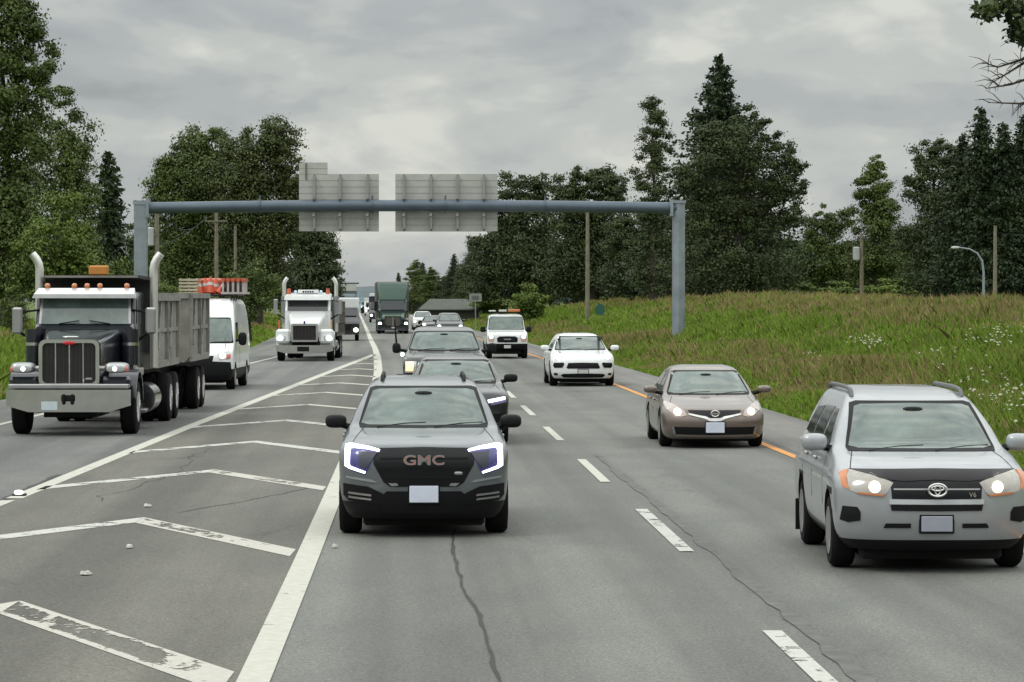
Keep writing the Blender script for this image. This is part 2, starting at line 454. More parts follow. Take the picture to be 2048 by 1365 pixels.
# tar seams and cracks
TAR = mat('tar_seam', (0.035, 0.034, 0.032), 0.8, var=0.4)
TARF = mat('tar_seam_faded', (0.122, 0.122, 0.116), 0.85, var=0.4)
def seam(fx, d0, d1, w, m, jit, label, step=0.35):
    ds = np.arange(d0, d1, step); n = len(ds)
    j = np.cumsum(rng.normal(0, 1, n)); j = (j - np.linspace(j[0], j[-1], n)); j = j / (abs(j).max() + 1e-6) * jit
    xs = fx(ds) + j; ww = w * rng.uniform(.35, 1.2, n) / 2
    marking('road_crack', list(zip(xs - ww, ds)), list(zip(xs + ww, ds)), m, 0.0075, label)
seam(lambda d: np.interp(d, [19, 20, 23.5, 27, 32.5], [-.04, -.08, -.27, -.45, -.63]), 19, 33.5, 0.035, TAR, 0.05, 'thin dark crack in the asphalt')
seam(lambda d: W(d) + 4.10, 18, 50, 0.16, TARF, 0.02, 'faded tar seam beside the lane dashes', 0.6)
seam(lambda d: np.full_like(d, -6.62), 34, 44, 0.16, TAR, 0.12, 'dark broken asphalt along the gore line', 0.3)
seam(lambda d: -6.0 + (d - 28) * .25, 36, 41, 0.03, TAR, 0.12, 'thin dark crack in the gore')
seam(lambda d: np.full_like(d, -5.2), 38, 52, 0.02, TAR, 0.25, 'thin dark crack in the gore')
# litter on the gore
def scrap(x, d, r, s, lab):
    v = []; n = 9
    rr = np.random.default_rng(s)
    for k in range(n):
        a = 2 * math.pi * k / n; q = r * rr.uniform(.6, 1.1)
        v.append((math.cos(a) * q, math.sin(a) * q * 1.5, 0.0 + rr.uniform(0, .012)))
    top = [(p[0] * .8, p[1] * .8, 0.02 + rr.uniform(0, .02)) for p in v]
    o = mesh_obj('litter_scrap', v + top, [tuple(range(n))[::-1], tuple(range(n, 2 * n))] + [(i, (i + 1) % n, (i + 1) % n + n, i + n) for i in range(n)], mat('pale_litter', (.5, .5, .45), .8), None, False)
    o.location = (x, d, 0.010); tag(o, lab, 'litter', 'pale scraps lying on the road')
scrap(gx(172, 27.8), 27.8, .065, 1, 'largest pale scrap on the gore, left of the front chevron arm')
scrap(gx(295, 37.0), 37.0, .06, 2, 'pale scrap just above the second chevron apex')
scrap(gx(670, 30.9), 30.9, .04, 3, 'pale scrap right of the wide white line, by the grey SUV')
scrap(gx(258, 30.8), 30.8, .035, 4, 'small thin scrap between the first and second chevrons')
rm = empty('road_marker', (gx(38, 39.1), 39.1, 0.0), 0, 'small pinkish white reflector on the broken left gore line', 'road reflector')
MB().box(-.09, .09, -.09, .09, 0.009, .035, .012).build('marker_base', BLACK, rm)
MB().ell((0, -.05, .05), (.06, .045, .035), .7).build('reflector', mat('marker_glint', (1, .85, .8), .3, emit=(1, .8, .72), estr=1.6), rm)  # the reflector is no lamp; its bright glint is put in as emission

# ground sheet
GRASSM, t, b = node_mat('grass_ground')
g = t.nodes.new('ShaderNodeNewGeometry').outputs['Position']
p1 = nnoise(t, g, 0.22, 5, 0.6, 0.5, (1, .6, 1)); p2 = nnoise(t, g, 1.8, 6, 0.7, 0.3); p3 = nnoise(t, g, 9, 4, .7)
c = nramp(t, p1, [(0.40, (0.08, 0.125, 0.018)), (0.55, (0.10, 0.14, 0.025)), (0.66, (0.13, 0.12, 0.05))])
c = nmix(t, 'MULTIPLY', 1, c, nramp(t, p2, [(0.3, (.55, .55, .55)), (0.7, (1.3, 1.3, 1.25))]))
c = nmix(t, 'MULTIPLY', 1, c, nramp(t, p3, [(0.3, (.7, .7, .7)), (0.7, (1.2, 1.2, 1.2))]))
t.links.new(c, b.inputs['Base Color']); b.inputs['Roughness'].default_value = 1
rows = np.concatenate([np.arange(-40, 320, 1.5), np.arange(320, 700, 10.0), [750, 900, 1200, 1600, 2200, 3000, 4500, 7000]])
offr = [0.0, .3, .6, 1.2, 2, 3, 4, 5, 6, 7, 8, 9, 10, 11, 12, 13, 14, 15, 16.5, 18, 20, 23, 27, 33, 45, 70, 120, 300, 900, 4000]
offl = [4000, 900, 300, 120, 60, 35, 22, 15, 11, 8, 6, 4.5, 3.3, 2.2, 1.2, .6, .3, 0.0]
v = []; f = []
for d in rows:
    dd = np.array([d]); le = float(left_edge(dd)[0]) + .02; re = Wf(d) + 9.4 - .02
    xs = np.array([le - o for o in offl] + [le * .5 + re * .5] + [re + o for o in offr])
    zs = height(xs, np.full_like(xs, d))
    v += [(x, d, z) for x, z in zip(xs, zs)]
nc = len(offl) + 1 + len(offr)
for i in range(len(rows) - 1):
    for k in range(nc - 1):
        a = i * nc + k; f.append((a, a + 1, a + nc + 1, a + nc))
tag(mesh_obj('ground', v, f, GRASSM, None, True, 60), 'rough grassy ground with a bank along the road', kind='structure')

# distant hills
v = []; f = []
hx = np.linspace(-2600, 2600, 90)
for i, x in enumerate(hx):
    h = 22 + 16 * math.sin(x * .004 + 1) + 8 * math.sin(x * .013) + 4 * math.sin(x * .05)
    v += [(x, 4200, -5), (x, 4250, h * .75), (x, 4400, h), (x, 5200, -5)]
for i in range(len(hx) - 1):
    for k in range(3):
        a = i * 4 + k; f.append((a, a + 4, a + 5, a + 1))
tag(mesh_obj('hills', v, f, mat('far_woodland', (0.10, 0.13, 0.14), 1, var=.3, vscale=.02), None, True, 80), 'low wooded hills on the horizon', kind='structure')

# ------------------------------------------------------------------ grass blades
def grass_mat(name, c1, c2, c3):
    m, t, b = node_mat(name)
    gg = t.nodes.new('ShaderNodeNewGeometry')
    r = nramp(t, gg.outputs['Random Per Island'], [(0.0, c1), (0.5, c2), (1.0, c3)])
    p = nnoise(t, gg.outputs['Position'], 0.5, 4, .6)
    c = nmix(t, 'MULTIPLY', 1, r, nramp(t, p, [(0.3, (.78, .78, .78)), (0.7, (1.25, 1.25, 1.25))]))
    t.links.new(c, b.inputs['Base Color']); b.inputs['Roughness'].default_value = 0.8
    b.inputs['Specular IOR Level'].default_value = 0.2
    return m
def mask_noise(x, y):
    return (np.sin(x * .9 + y * .13) + np.sin(y * .21 + x * .35 + 1.3) + .8 * np.sin(x * .33 - y * .09) + .7 * np.sin(y * .47 + 2 * x * .2) + .5 * np.sin(y * 1.1 + x * 1.3)) / 4
def blades(name, m, X, D, h, w, lean, label):
    n = len(X); z = height(X, D); a = rng.uniform(0, math.pi, n)
    dx, dy = np.cos(a) * w / 2, np.sin(a) * w / 2 * .4
    lx, ly = rng.normal(0, lean, n) * h, rng.normal(0, lean, n) * h
    V = np.empty((n, 5, 3))
    V[:, 0] = np.stack([X - dx, D - dy, z - .03], 1); V[:, 1] = np.stack([X + dx, D + dy, z - .03], 1)
    V[:, 2] = np.stack([X + dx * .8 + lx * .4, D + dy + ly * .4, z + h * .6], 1)
    V[:, 3] = np.stack([X + lx, D + ly, z + h], 1)
    V[:, 4] = np.stack([X - dx * .8 + lx * .4, D - dy + ly * .4, z + h * .6], 1)
    me = bpy.data.meshes.new(name)
    me.vertices.add(n * 5); me.vertices.foreach_set('co', V.reshape(-1))
    me.loops.add(n * 5); me.loops.foreach_set('vertex_index', np.arange(n * 5, dtype=np.int32))
    me.polygons.add(n); me.polygons.foreach_set('loop_start', np.arange(0, n * 5, 5, dtype=np.int32))
    me.materials.append(m); me.update(calc_edges=True)
    tag(link(bpy.data.objects.new(name, me)), label, kind='stuff')
GG = grass_mat('grass_green', (.125, .205, .022), (.155, .24, .03), (.19, .26, .042))
GS = grass_mat('grass_seed', (.25, .185, .085), (.30, .22, .12), (.25, .21, .08))
GW = grass_mat('flower_white', (.34, .36, .26), (.42, .43, .32), (.28, .30, .18))
def scatter(n, dmin, dmax, vmax, side):
    u = rng.uniform(0, 1, n); D = 1 / (1 / dmin + u * (1 / dmax - 1 / dmin))
    v_ = .15 + rng.uniform(0, 1, n) * vmax
    X = W(D) + 9.4 + v_ if side > 0 else left_edge(D) - v_
    px = 1024 + X / D * F; ok = (px > -700) & (px < 3000)
    return X[ok], D[ok], v_[ok]
X, D, v_ = scatter(700000, 32, 420, 17, 1)
def patchy(x, y):
    q = .6 * np.sin(y * .17 + 1.9 * np.sin(x * .21)) + .6 * np.sin(x * .75 + 1.4 * np.sin(y * .11 + .7)) + .4 * np.sin(y * .41 + x * .9) + .3 * np.sin(x * 1.9 - y * .23)
    return q
q = patchy(v_, D) + rng.normal(0, .22, len(X))
pr = np.where(v_ > 10.2, .42, np.where(v_ > 8.8, .2 + .2 * (q > .2), np.where((v_ > 1.8) & (v_ < 4.8), np.where(q > .1, .42, .08), np.where(q > 1.0, .45, .04))))
seed = rng.uniform(0, 1, len(X)) < pr
hh = rng.uniform(.18, .42, len(X)) * np.clip(v_ / 1.5, .25, 1) * (1 + .45 * np.sin(v_ * 1.3 + D * .19))
sel = ~seed; blades('tall_grass', GG, X[sel], D[sel], hh[sel], .022 + D[sel] * .0004, .35, 'green grass covering the bank')
sel = seed; blades('seeding_grass', GS, X[sel], D[sel], hh[sel] * 1.2, .018 + D[sel] * .0003, .3, 'reddish brown seeding grass on the bank')
X, D, v_ = scatter(110000, 50, 420, 16, -1)
mk = mask_noise(X, D) + rng.normal(0, .2, len(X)); seed = mk > .4
hh = rng.uniform(.25, .6, len(X)) * np.clip(v_ / 1.5, .3, 1)
blades('tall_grass', GG, X[~seed], D[~seed], hh[~seed], .03 + D[~seed] * .00055, .35, 'green grass left of the road')
blades('seeding_grass', GS, X[seed], D[seed], hh[seed] * 1.2, .022 + D[seed] * .0004, .3, 'brown seeding grass left of the road')

# white umbels: find the bank point seen at a pixel
def bank_hit(px, py):
    for d in np.arange(30, 400, .5):
        X = gx(px, d)
        if hz(X, d) >= gz(py, d): return X, d
    return None
fx, fd, fz = [], [], []
for px, py, sx, sy, n in [(1735, 715, 28, 18, 150), (1990, 715, 35, 16, 130), (1625, 755, 14, 8, 30), (2005, 850, 40, 14, 110), (2035, 880, 20, 20, 60), (1160, 640, 30, 12, 25), (1180, 655, 20, 6, 20), (1430, 700, 60, 20, 20), (1900, 760, 60, 25, 50), (1980, 800, 50, 25, 40)]:
    h = bank_hit(px, py)
    if not h: continue
    s = h[1] / F
    n = int(n * .38)
    fx.append(h[0] + rng.normal(0, sx * s * .6, n)); fd.append(h[1] + rng.normal(0, 1.6, n)); fz.append(rng.uniform(.35, .75, n))
fx, fd, fz = map(np.concatenate, (fx, fd, fz))
vv = []; ff = []
for x, d, z in zip(fx, fd, fz):
    b0 = hz(x, d); r = rng.uniform(.018, .045)
    base = len(vv); nseg = 6
    vv.append((x, d, b0 + z + .01))
    for k in range(nseg):
        a = 2 * math.pi * k / nseg; vv.append((x + r * math.cos(a), d + r * math.sin(a) * .8 - .01, b0 + z - .02 + rng.uniform(-.02, .02)))
    ff += [(base, base + 1 + k, base + 1 + (k + 1) % nseg) for k in range(nseg)]
    base = len(vv); vv += [(x - .006, d, b0), (x + .006, d, b0), (x, d, b0 + z)]; ff.append((base, base + 1, base + 2))
tag(mesh_obj('wildflowers', vv, ff, GW, None, False, mats=[GW, GG], fm=[1 if len(set(f)) == 3 and f[1] == f[0] + 1 and f[2] == f[0] + 2 and vv[f[0]][2] < vv[f[2]][2] - .2 else 0 for f in ff]), 'white flower umbels in the bank grass', kind='stuff')

# ------------------------------------------------------------------ trees
def leaf_mat(name, c1, c2, c3):
    m, t, b = node_mat(name)
    gg = t.nodes.new('ShaderNodeNewGeometry')
    r = nramp(t, gg.outputs['Random Per Island'], [(0.0, c1), (0.6, c2), (1.0, c3)])
    p = nnoise(t, gg.outputs['Position'], 0.45, 5, .65)
    c = nmix(t, 'MULTIPLY', 1, r, nramp(t, p, [(0.32, (.62, .66, .68)), (0.68, (1.3, 1.25, 1.12))]))
    t.links.new(c, b.inputs['Base Color']); b.inputs['Roughness'].default_value = 0.6
    b.inputs['Specular IOR Level'].default_value = 0.3
    return m
LEAF = leaf_mat('leaf_green', (.052, .082, .018), (.068, .10, .02), (.09, .12, .028))
LEAFB = leaf_mat('leaf_bright', (.075, .118, .018), (.095, .142, .022), (.12, .165, .03))
LEAFD = leaf_mat('leaf_dark', (.034, .052, .018), (.044, .064, .02), (.058, .078, .025))
NEED = leaf_mat('needle_dark', (.022, .040, .017), (.028, .048, .019), (.038, .058, .022))
LEAFO = leaf_mat('leaf_olive', (.048, .068, .018), (.062, .082, .022), (.078, .094, .03))
def cards(name, C, size, m, parent, seed, flat=0.0, dirs=None, aspect=.62, outw=None):
    r = np.random.default_rng(seed); n = len(C)
    nrm = r.normal(0, 1, (n, 3)); nrm[:, 2] = nrm[:, 2] * (1 - flat) + flat * 1.6
    nrm /= np.linalg.norm(nrm, axis=1)[:, None]
    if outw is not None:
        ow = outw / (np.linalg.norm(outw, axis=1)[:, None] + 1e-6); ow[:, 2] += .35
        nrm = nrm * .75 + ow * 1.0; nrm /= np.linalg.norm(nrm, axis=1)[:, None]
    a = dirs if dirs is not None else r.normal(0, 1, (n, 3))
    u = a - (a * nrm).sum(1)[:, None] * nrm; u /= np.linalg.norm(u, axis=1)[:, None] + 1e-9
    v = np.cross(nrm, u)
    s = (size * r.uniform(.55, 1.3, n))[:, None]
    V = np.stack([C - u * s * .5, C + v * s * aspect * .5 + u * s * .05, C + u * s * .5, C - v * s * aspect * .5 + u * s * .05], 1)
    me = bpy.data.meshes.new(name)
    me.vertices.add(n * 4); me.vertices.foreach_set('co', V.reshape(-1))
    me.loops.add(n * 4); me.loops.foreach_set('vertex_index', np.arange(n * 4, dtype=np.int32))
    me.polygons.add(n); me.polygons.foreach_set('loop_start', np.arange(0, n * 4, 4, dtype=np.int32))
    me.materials.append(m); me.update(calc_edges=True)
    return link(bpy.data.objects.new(name, me), parent)
def blob_points(blobs, r, dens, clump=.25):
    out = []; cl = []; ow = []
    for cx, cy, cz, rx, ry, rz in blobs:
        area = (rx * ry + rx * rz + ry * rz)
        nc = max(12, int(area * 3.2))
        dirs = r.normal(0, 1, (nc, 3)); dirs /= np.linalg.norm(dirs, axis=1)[:, None]
        rad = r.uniform(.15, 1.12, nc) ** .55
        cc = np.array([cx, cy, cz]) + dirs * rad[:, None] * np.array([rx, ry, rz])
        cl.append(cc)
        per = max(24, int(area * dens * 430 / nc))
        sg = clump * (rx * ry * rz) ** (1 / 3) * r.uniform(.5, 1.15, nc)
        p = cc[:, None, :] + r.normal(0, 1, (nc, per, 3)) * (sg[:, None, None] * np.array([1, 1, .62]))
        out.append(p.reshape(-1, 3)); ow.append((p - cc[:, None, :]).reshape(-1, 3))
    return np.concatenate(out), np.concatenate(cl), np.concatenate(ow)
def trunk_mesh(hgt, r0, cl, rr, parent, frac=.8, nl=14, lean=0.0):
    tb = MB(); k = 7
    pts = [(lean * (i / k) ** 2 * hgt + math.sin(i * 1.7) * r0 * .4, math.cos(i * 1.3) * r0 * .3, -.3 + (hgt * frac + .3) * i / k) for i in range(k + 1)]
    tb.tube(pts, [r0 * (1.25 if i == 0 else 1) * (1 - .82 * i / k) for i in range(k + 1)], 9)
    if len(cl):
        idx = rr.choice(len(cl), min(nl, len(cl)), replace=False)
        for q in cl[idx]:
            t0 = min(max((q[2] - math.hypot(q[0], q[1]) * .7) / (hgt * frac), .12), .95)
            i = t0 * k; i0 = int(i); fr = i - i0
            p0 = Vector(pts[i0]).lerp(Vector(pts[min(i0 + 1, k)]), fr)
            q = Vector(q); mid = p0.lerp(q, .5) + Vector((0, 0, -.06 * (q - p0).length))
            rb = r0 * (1 - .8 * t0) * .5
            tb.tube([p0, mid, q], [rb, rb * .6, rb * .18], 5)
    return tb.build('trunk', BARK, parent, True, 60)
TREES = {}
def blob_tree(key, name, base_px, d, blobs_px, m, label, cat='tree', group=None, leaf=.34, dens=1.0, depth=.9, nl=16, tr=.28, seed=1, clump=.25):
    X = gx(base_px, d); zb = hz(X, d); mpp = d / F
    rr = np.random.default_rng(seed)
    blobs = [((px - base_px) * mpp, rr.uniform(-.35, .35) * rx * mpp, gz(py, d) - zb, rx * mpp * 1.10, rx * mpp * depth * 1.1, ry * mpp * 1.08) for px, py, rx, ry in blobs_px]
    root = empty(name, (X, d, zb), 0, label, cat, group)
    P, cl, ow = blob_points(blobs, rr, dens, clump)
    ok = P[:, 2] > .05; P = P[ok]; ow = ow[ok]
    cards('crown', P, leaf * .56, m, root, seed, outw=ow)
    top = max(b[2] + b[5] for b in blobs)
    trunk_mesh(top, tr, cl, rr, root, .8, nl)
    TREES[key] = (root, top)
    return root
def conifer(key, name, base_px, d, top_py, half_px, m, label, group=None, seed=1, z0=.06, power=.85, leaf=.5, dens=1.0, rag=.2, droop=.35):
    X = gx(base_px, d); zb = hz(X, d); mpp = d / F; H = gz(top_py, d) - zb; Rm = half_px * mpp
    rr = np.random.default_rng(seed)
    root = empty(name, (X, d, zb), 0, label, 'tree', group)
    P = []; Dr = []; tb = MB()
    tb.tube([(0, 0, -.3), (0, 0, H * .5), (0, 0, H * .99)], [H * .016, H * .009, .02], 8)
    z = H * z0
    while z < H * .985:
        t = (z / H - z0) / (1 - z0)
        Rz = Rm * 1.1 * ((1 - t) ** power) + .12
        nb = int(5 + 5 * min(1, Rz / 3))
        for b_ in range(nb):
            a = rr.uniform(0, 2 * math.pi); L = Rz * rr.uniform(1 - rag * 2, 1 + rag)
            nseg = max(3, int(L * 9 * dens))
            s = rr.uniform(0.05, 1, nseg)
            dz = -droop * L * (s ** 1.3) + .18 * L * (s ** 3)
            spread = .10 * L + .12
            px_ = np.cos(a) * L * s + rr.normal(0, spread * .6, nseg); py_ = np.sin(a) * L * s + rr.normal(0, spread * .6, nseg)
            pz = z + dz + rr.normal(0, .10 + .02 * L, nseg)
            P.append(np.stack([px_, py_, pz], 1))
            dd = np.tile([math.cos(a), math.sin(a), -droop], (nseg, 1)) + rr.normal(0, .5, (nseg, 3)); Dr.append(dd)
            if L > 1 and b_ % 2 == 0:
                tb.tube([(0, 0, z), (math.cos(a) * L * .5, math.sin(a) * L * .5, z - droop * L * .35), (math.cos(a) * L * .9, math.sin(a) * L * .9, z - droop * L * .72)], [.05, .035, .012], 4, False)
        z += .16 + .02 * Rz
    P = np.concatenate(P); Dr = np.concatenate(Dr)
    cards('crown', P, leaf, m, root, seed, .45, Dr, .5)
    tb.build('trunk', BARK, root, True, 60)
    TREES[key] = (root, H)
    return root
def place_copy(key, px, d, top_py, label, group, wide=1.0, rot=None, zb=None):
    src, H = TREES[key]
    c = copy_tree(src); X = gx(px, d); zb = hz(X, d)
    s = (gz(top_py, d) - zb) / H
    c.location = (X, d, zb); c.scale = (s * wide, s * wide, s); c.rotation_euler = (0, 0, rot if rot is not None else (px * .37) % 6.28)
    c['label'] = label; c['group'] = group
    return c
GLT, GRT = 'trees left of the road', 'trees behind the bank'
# left side
blob_tree('T1', 'deciduous_tree', 10, 150, [(-30, 60, 70, 110), (35, 50, 48, 85), (75, 100, 34, 60), (60, 160, 48, 50), (-25, 230, 90, 100), (35, 300, 60, 90), (-40, 400, 90, 110), (0, 480, 80, 90), (-30, 560, 80, 60), (15, -20, 50, 60)], LEAF, 'tallest dark tree, cut off by the left edge of the photo', group=GLT, leaf=.36, dens=1.25, tr=.4, seed=11)
blob_tree('T2', 'deciduous_tree', 135, 178, [(130, 225, 30, 42), (148, 290, 42, 60), (110, 330, 50, 70), (155, 360, 38, 60), (130, 430, 58, 80), (150, 500, 50, 70), (110, 550, 60, 50)], LEAF, 'tall pointed leafy tree just right of the tallest left tree', group=GLT, seed=12, dens=1.2)
conifer('T3', 'conifer_tree', 218, 205, 300, 62, NEED, 'dark pointed conifer left of the gantry post', GLT, seed=13, power=.7)
blob_tree('T4', 'deciduous_tree', 120, 142, [(125, 425, 48, 42), (100, 480, 70, 55), (150, 500, 52, 60), (60, 540, 60, 55), (140, 560, 70, 50), (185, 570, 40, 40)], LEAFB, 'bright green low tree behind the black dump truck', group=GLT, seed=14, leaf=.3, dens=1.2)
blob_tree('S1', 'shrub', 235, 150, [(235, 545, 38, 34), (205, 580, 45, 36), (265, 590, 40, 34), (238, 610, 50, 30)], LEAFB, 'bright green shrub beside the left gantry post', 'shrub', GLT, seed=15, leaf=.26, tr=.1, nl=8)
blob_tree('T5', 'deciduous_tree', 385, 262, [(375, 305, 42, 42), (335, 350, 32, 38), (330, 400, 34, 50), (395, 370, 60, 70), (365, 460, 62, 80), (425, 300, 36, 38), (420, 450, 60, 80), (400, 540, 75, 60)], LEAF, 'broad leafy tree between the gantry post and the utility poles', group=GLT, seed=16, dens=1.1, leaf=.42, tr=.4)
blob_tree('T5b', 'deciduous_tree', 515, 258, [(480, 295, 40, 38), (545, 275, 36, 36), (570, 300, 32, 42), (510, 340, 52, 55), (575, 360, 34, 50), (460, 390, 55, 70), (530, 430, 62, 70), (580, 430, 34, 50), (510, 520, 75, 70)], LEAFO, 'broad tree with a ragged top left of the sign panels', group=GLT, seed=17, dens=1.1, leaf=.42, tr=.4)
blob_tree('T6', 'deciduous_tree', 615, 330, [(600, 480, 32, 34), (640, 500, 30, 38), (622, 550, 42, 50), (655, 560, 22, 40), (590, 570, 40, 46)], LEAFD, 'dark tree under the left sign panel', group=GLT, seed=18, leaf=.55, dens=1.0)
blob_tree('T7', 'deciduous_tree', 655, 395, [(650, 500, 18, 26), (664, 530, 15, 30), (668, 565, 17, 34), (650, 575, 24, 34)], LEAFD, 'rightmost dark tree of the left row, nearest the open sky', group=GLT, seed=19, leaf=.6, dens=1.0)
blob_tree('S2', 'shrub', 500, 185, [(480, 580, 36, 34), (520, 560, 34, 44), (545, 595, 30, 34), (500, 610, 46, 28)], LEAF, 'dark green shrub between the van and the white truck', 'shrub', GLT, seed=20, leaf=.3, tr=.1, nl=8)
for i, (k, px, d, top, lab, g_, w_) in enumerate([
    ('T6', 445, 300, 480, 'dark tree low behind the utility poles', GLT, 1.4), ('T6', 520, 310, 470, 'dark tree low behind the dark green shrub', GLT, 1.3),
    ('T2', 280, 240, 430, 'dim tree just right of the left gantry post', GLT, 1.3), ('T6', 335, 285, 470, 'dim tree behind the leftmost utility pole', GLT, 1.4),
    ('T5', 40, 230, 380, 'tree in the gap behind the tallest left tree', GLT, 1.1), ('S2', 400, 190, 570, 'shrub behind the orange load on the van', GLT, 1.3),
    ('S1', 330, 175, 560, 'shrub right of the gantry post behind the truck boxes', GLT, 1.2), ('S2', 30, 135, 585, 'shrub at the left edge behind the black truck mirror', GLT, 1.2),
    ('S1', 150, 165, 590, 'shrub hidden behind the black truck cab', GLT, 1.2), ('S2', 590, 240, 590, 'shrub behind the white truck stacks', GLT, 1.4), ('S2', 655, 300, 598, 'shrub right of the white truck mirror', GLT, 1.5)]):
    place_copy(k, px, d, top, lab, g_, w_)
# right side
blob_tree('R1', 'deciduous_tree', 1040, 318, [(1030, 375, 28, 28), (1075, 378, 26, 28), (1012, 430, 32, 40), (1062, 440, 44, 50), (985, 500, 30, 40), (1035, 520, 50, 60), (970, 560, 34, 40), (1085, 540, 40, 50)], LEAFD, 'dark tree with a stepped left side, right of the sign panels', group=GRT, seed=31, leaf=.5, dens=1.0, tr=.35)
blob_tree('R2', 'deciduous_tree', 1180, 305, [(1165, 362, 30, 30), (1205, 358, 28, 26), (1130, 385, 30, 32), (1228, 385, 26, 32), (1150, 440, 50, 50), (1210, 440, 44, 50), (1140, 530, 55, 60), (1210, 530, 55, 60)], LEAFD, 'dark round-topped tree behind the wooden pole', group=GRT, seed=32, leaf=.5, dens=1.0, tr=.35)
blob_tree('R3', 'poplar_tree', 1306, 215, [(1310, 215, 18, 30), (1302, 250, 26, 40), (1312, 290, 26, 44), (1298, 330, 30, 46), (1308, 380, 28, 45), (1292, 420, 22, 40), (1312, 460, 32, 50), (1305, 530, 38, 60)], LEAFD, 'narrow upright tree left of the tall conifer', group=GRT, seed=33, leaf=.3, dens=1.5, clump=.26)
conifer('R4', 'conifer_tree', 1440, 245, 105, 165, NEED, 'tallest conifer, its spire rising above the broad tree', GRT, seed=34, power=1.0, leaf=.42, rag=.42, dens=2.6, droop=.18)
blob_tree('R5', 'deciduous_tree', 1480, 226, [(1420, 280, 34, 32), (1500, 245, 28, 28), (1535, 265, 26, 28), (1560, 310, 30, 30), (1470, 300, 50, 42), (1400, 350, 46, 46), (1590, 335, 26, 24), (1520, 350, 56, 46), (1600, 375, 20, 22), (1450, 410, 66, 56), (1560, 400, 38, 36), (1590, 435, 24, 22), (1520, 450, 56, 48), (1400, 460, 50, 60), (1430, 540, 80, 60), (1530, 540, 60, 56)], LEAFD, 'broad dark tree with layered boughs right of the gantry post', group=GRT, seed=35, leaf=.36, dens=1.05, tr=.5, nl=30, clump=.24)
blob_tree('R6', 'deciduous_tree', 1650, 262, [(1650, 435, 18, 26), (1630, 470, 26, 36), (1680, 450, 26, 32), (1650, 520, 44, 50), (1610, 540, 30, 40), (1690, 530, 30, 46)], LEAF, 'thin grey-green tree left of the pole with the transformer', group=GRT, seed=36, leaf=.4, dens=1.3)
blob_tree('R7', 'deciduous_tree', 1750, 250, [(1756, 335, 14, 22), (1745, 370, 26, 32), (1765, 400, 28, 38), (1728, 410, 24, 38), (1752, 460, 40, 50), (1740, 530, 46, 50)], LEAF, 'pointed leafy tree alone against the sky behind the transformer pole', group=GRT, seed=37, leaf=.38, dens=1.8)
blob_tree('R8', 'deciduous_tree', 1870, 222, [(1850, 320, 32, 36), (1885, 305, 30, 30), (1832, 370, 22, 30), (1870, 380, 50, 56), (1920, 340, 36, 50), (1900, 460, 66, 70), (1850, 480, 46, 60), (1880, 550, 70, 50)], LEAFD, 'dark tree at the left end of the wood on the right', group=GRT, seed=38, leaf=.36, dens=1.2, tr=.4)
blob_tree('R9', 'deciduous_tree', 2010, 215, [(1970, 350, 36, 44), (2025, 330, 40, 40), (2060, 370, 40, 50), (1995, 420, 66, 70), (2060, 460, 50, 70), (2000, 530, 80, 60)], LEAFD, 'dark tree behind the street lamp at the right edge', group=GRT, seed=39, leaf=.36, dens=1.2, tr=.4)
conifer('R10', 'conifer_tree', 1962, 214, 208, 95, NEED, 'conifer with the tallest spire in the wood on the right', GRT, seed=40, power=.8, leaf=.30, dens=2.6)
place_copy('R10', 1925, 216, 262, 'second conifer spire from the left in the wood on the right', GRT, 1.0)
place_copy('R10', 2006, 213, 240, 'conifer spire right of the tallest one in the right wood', GRT, 1.0)
place_copy('R10', 2050, 214, 222, 'conifer cut by the right edge of the photo', GRT, 1.1)
blob_tree('S3', 'shrub', 1060, 225, [(1058, 590, 20, 18), (1045, 605, 20, 18), (1076, 606, 20, 16), (1060, 620, 34, 14), (1060, 602, 22, 18)], LEAFB, 'round bright green bush beside the white utility pickup', 'shrub', GRT, seed=41, leaf=.30, tr=.04, nl=3, dens=4)
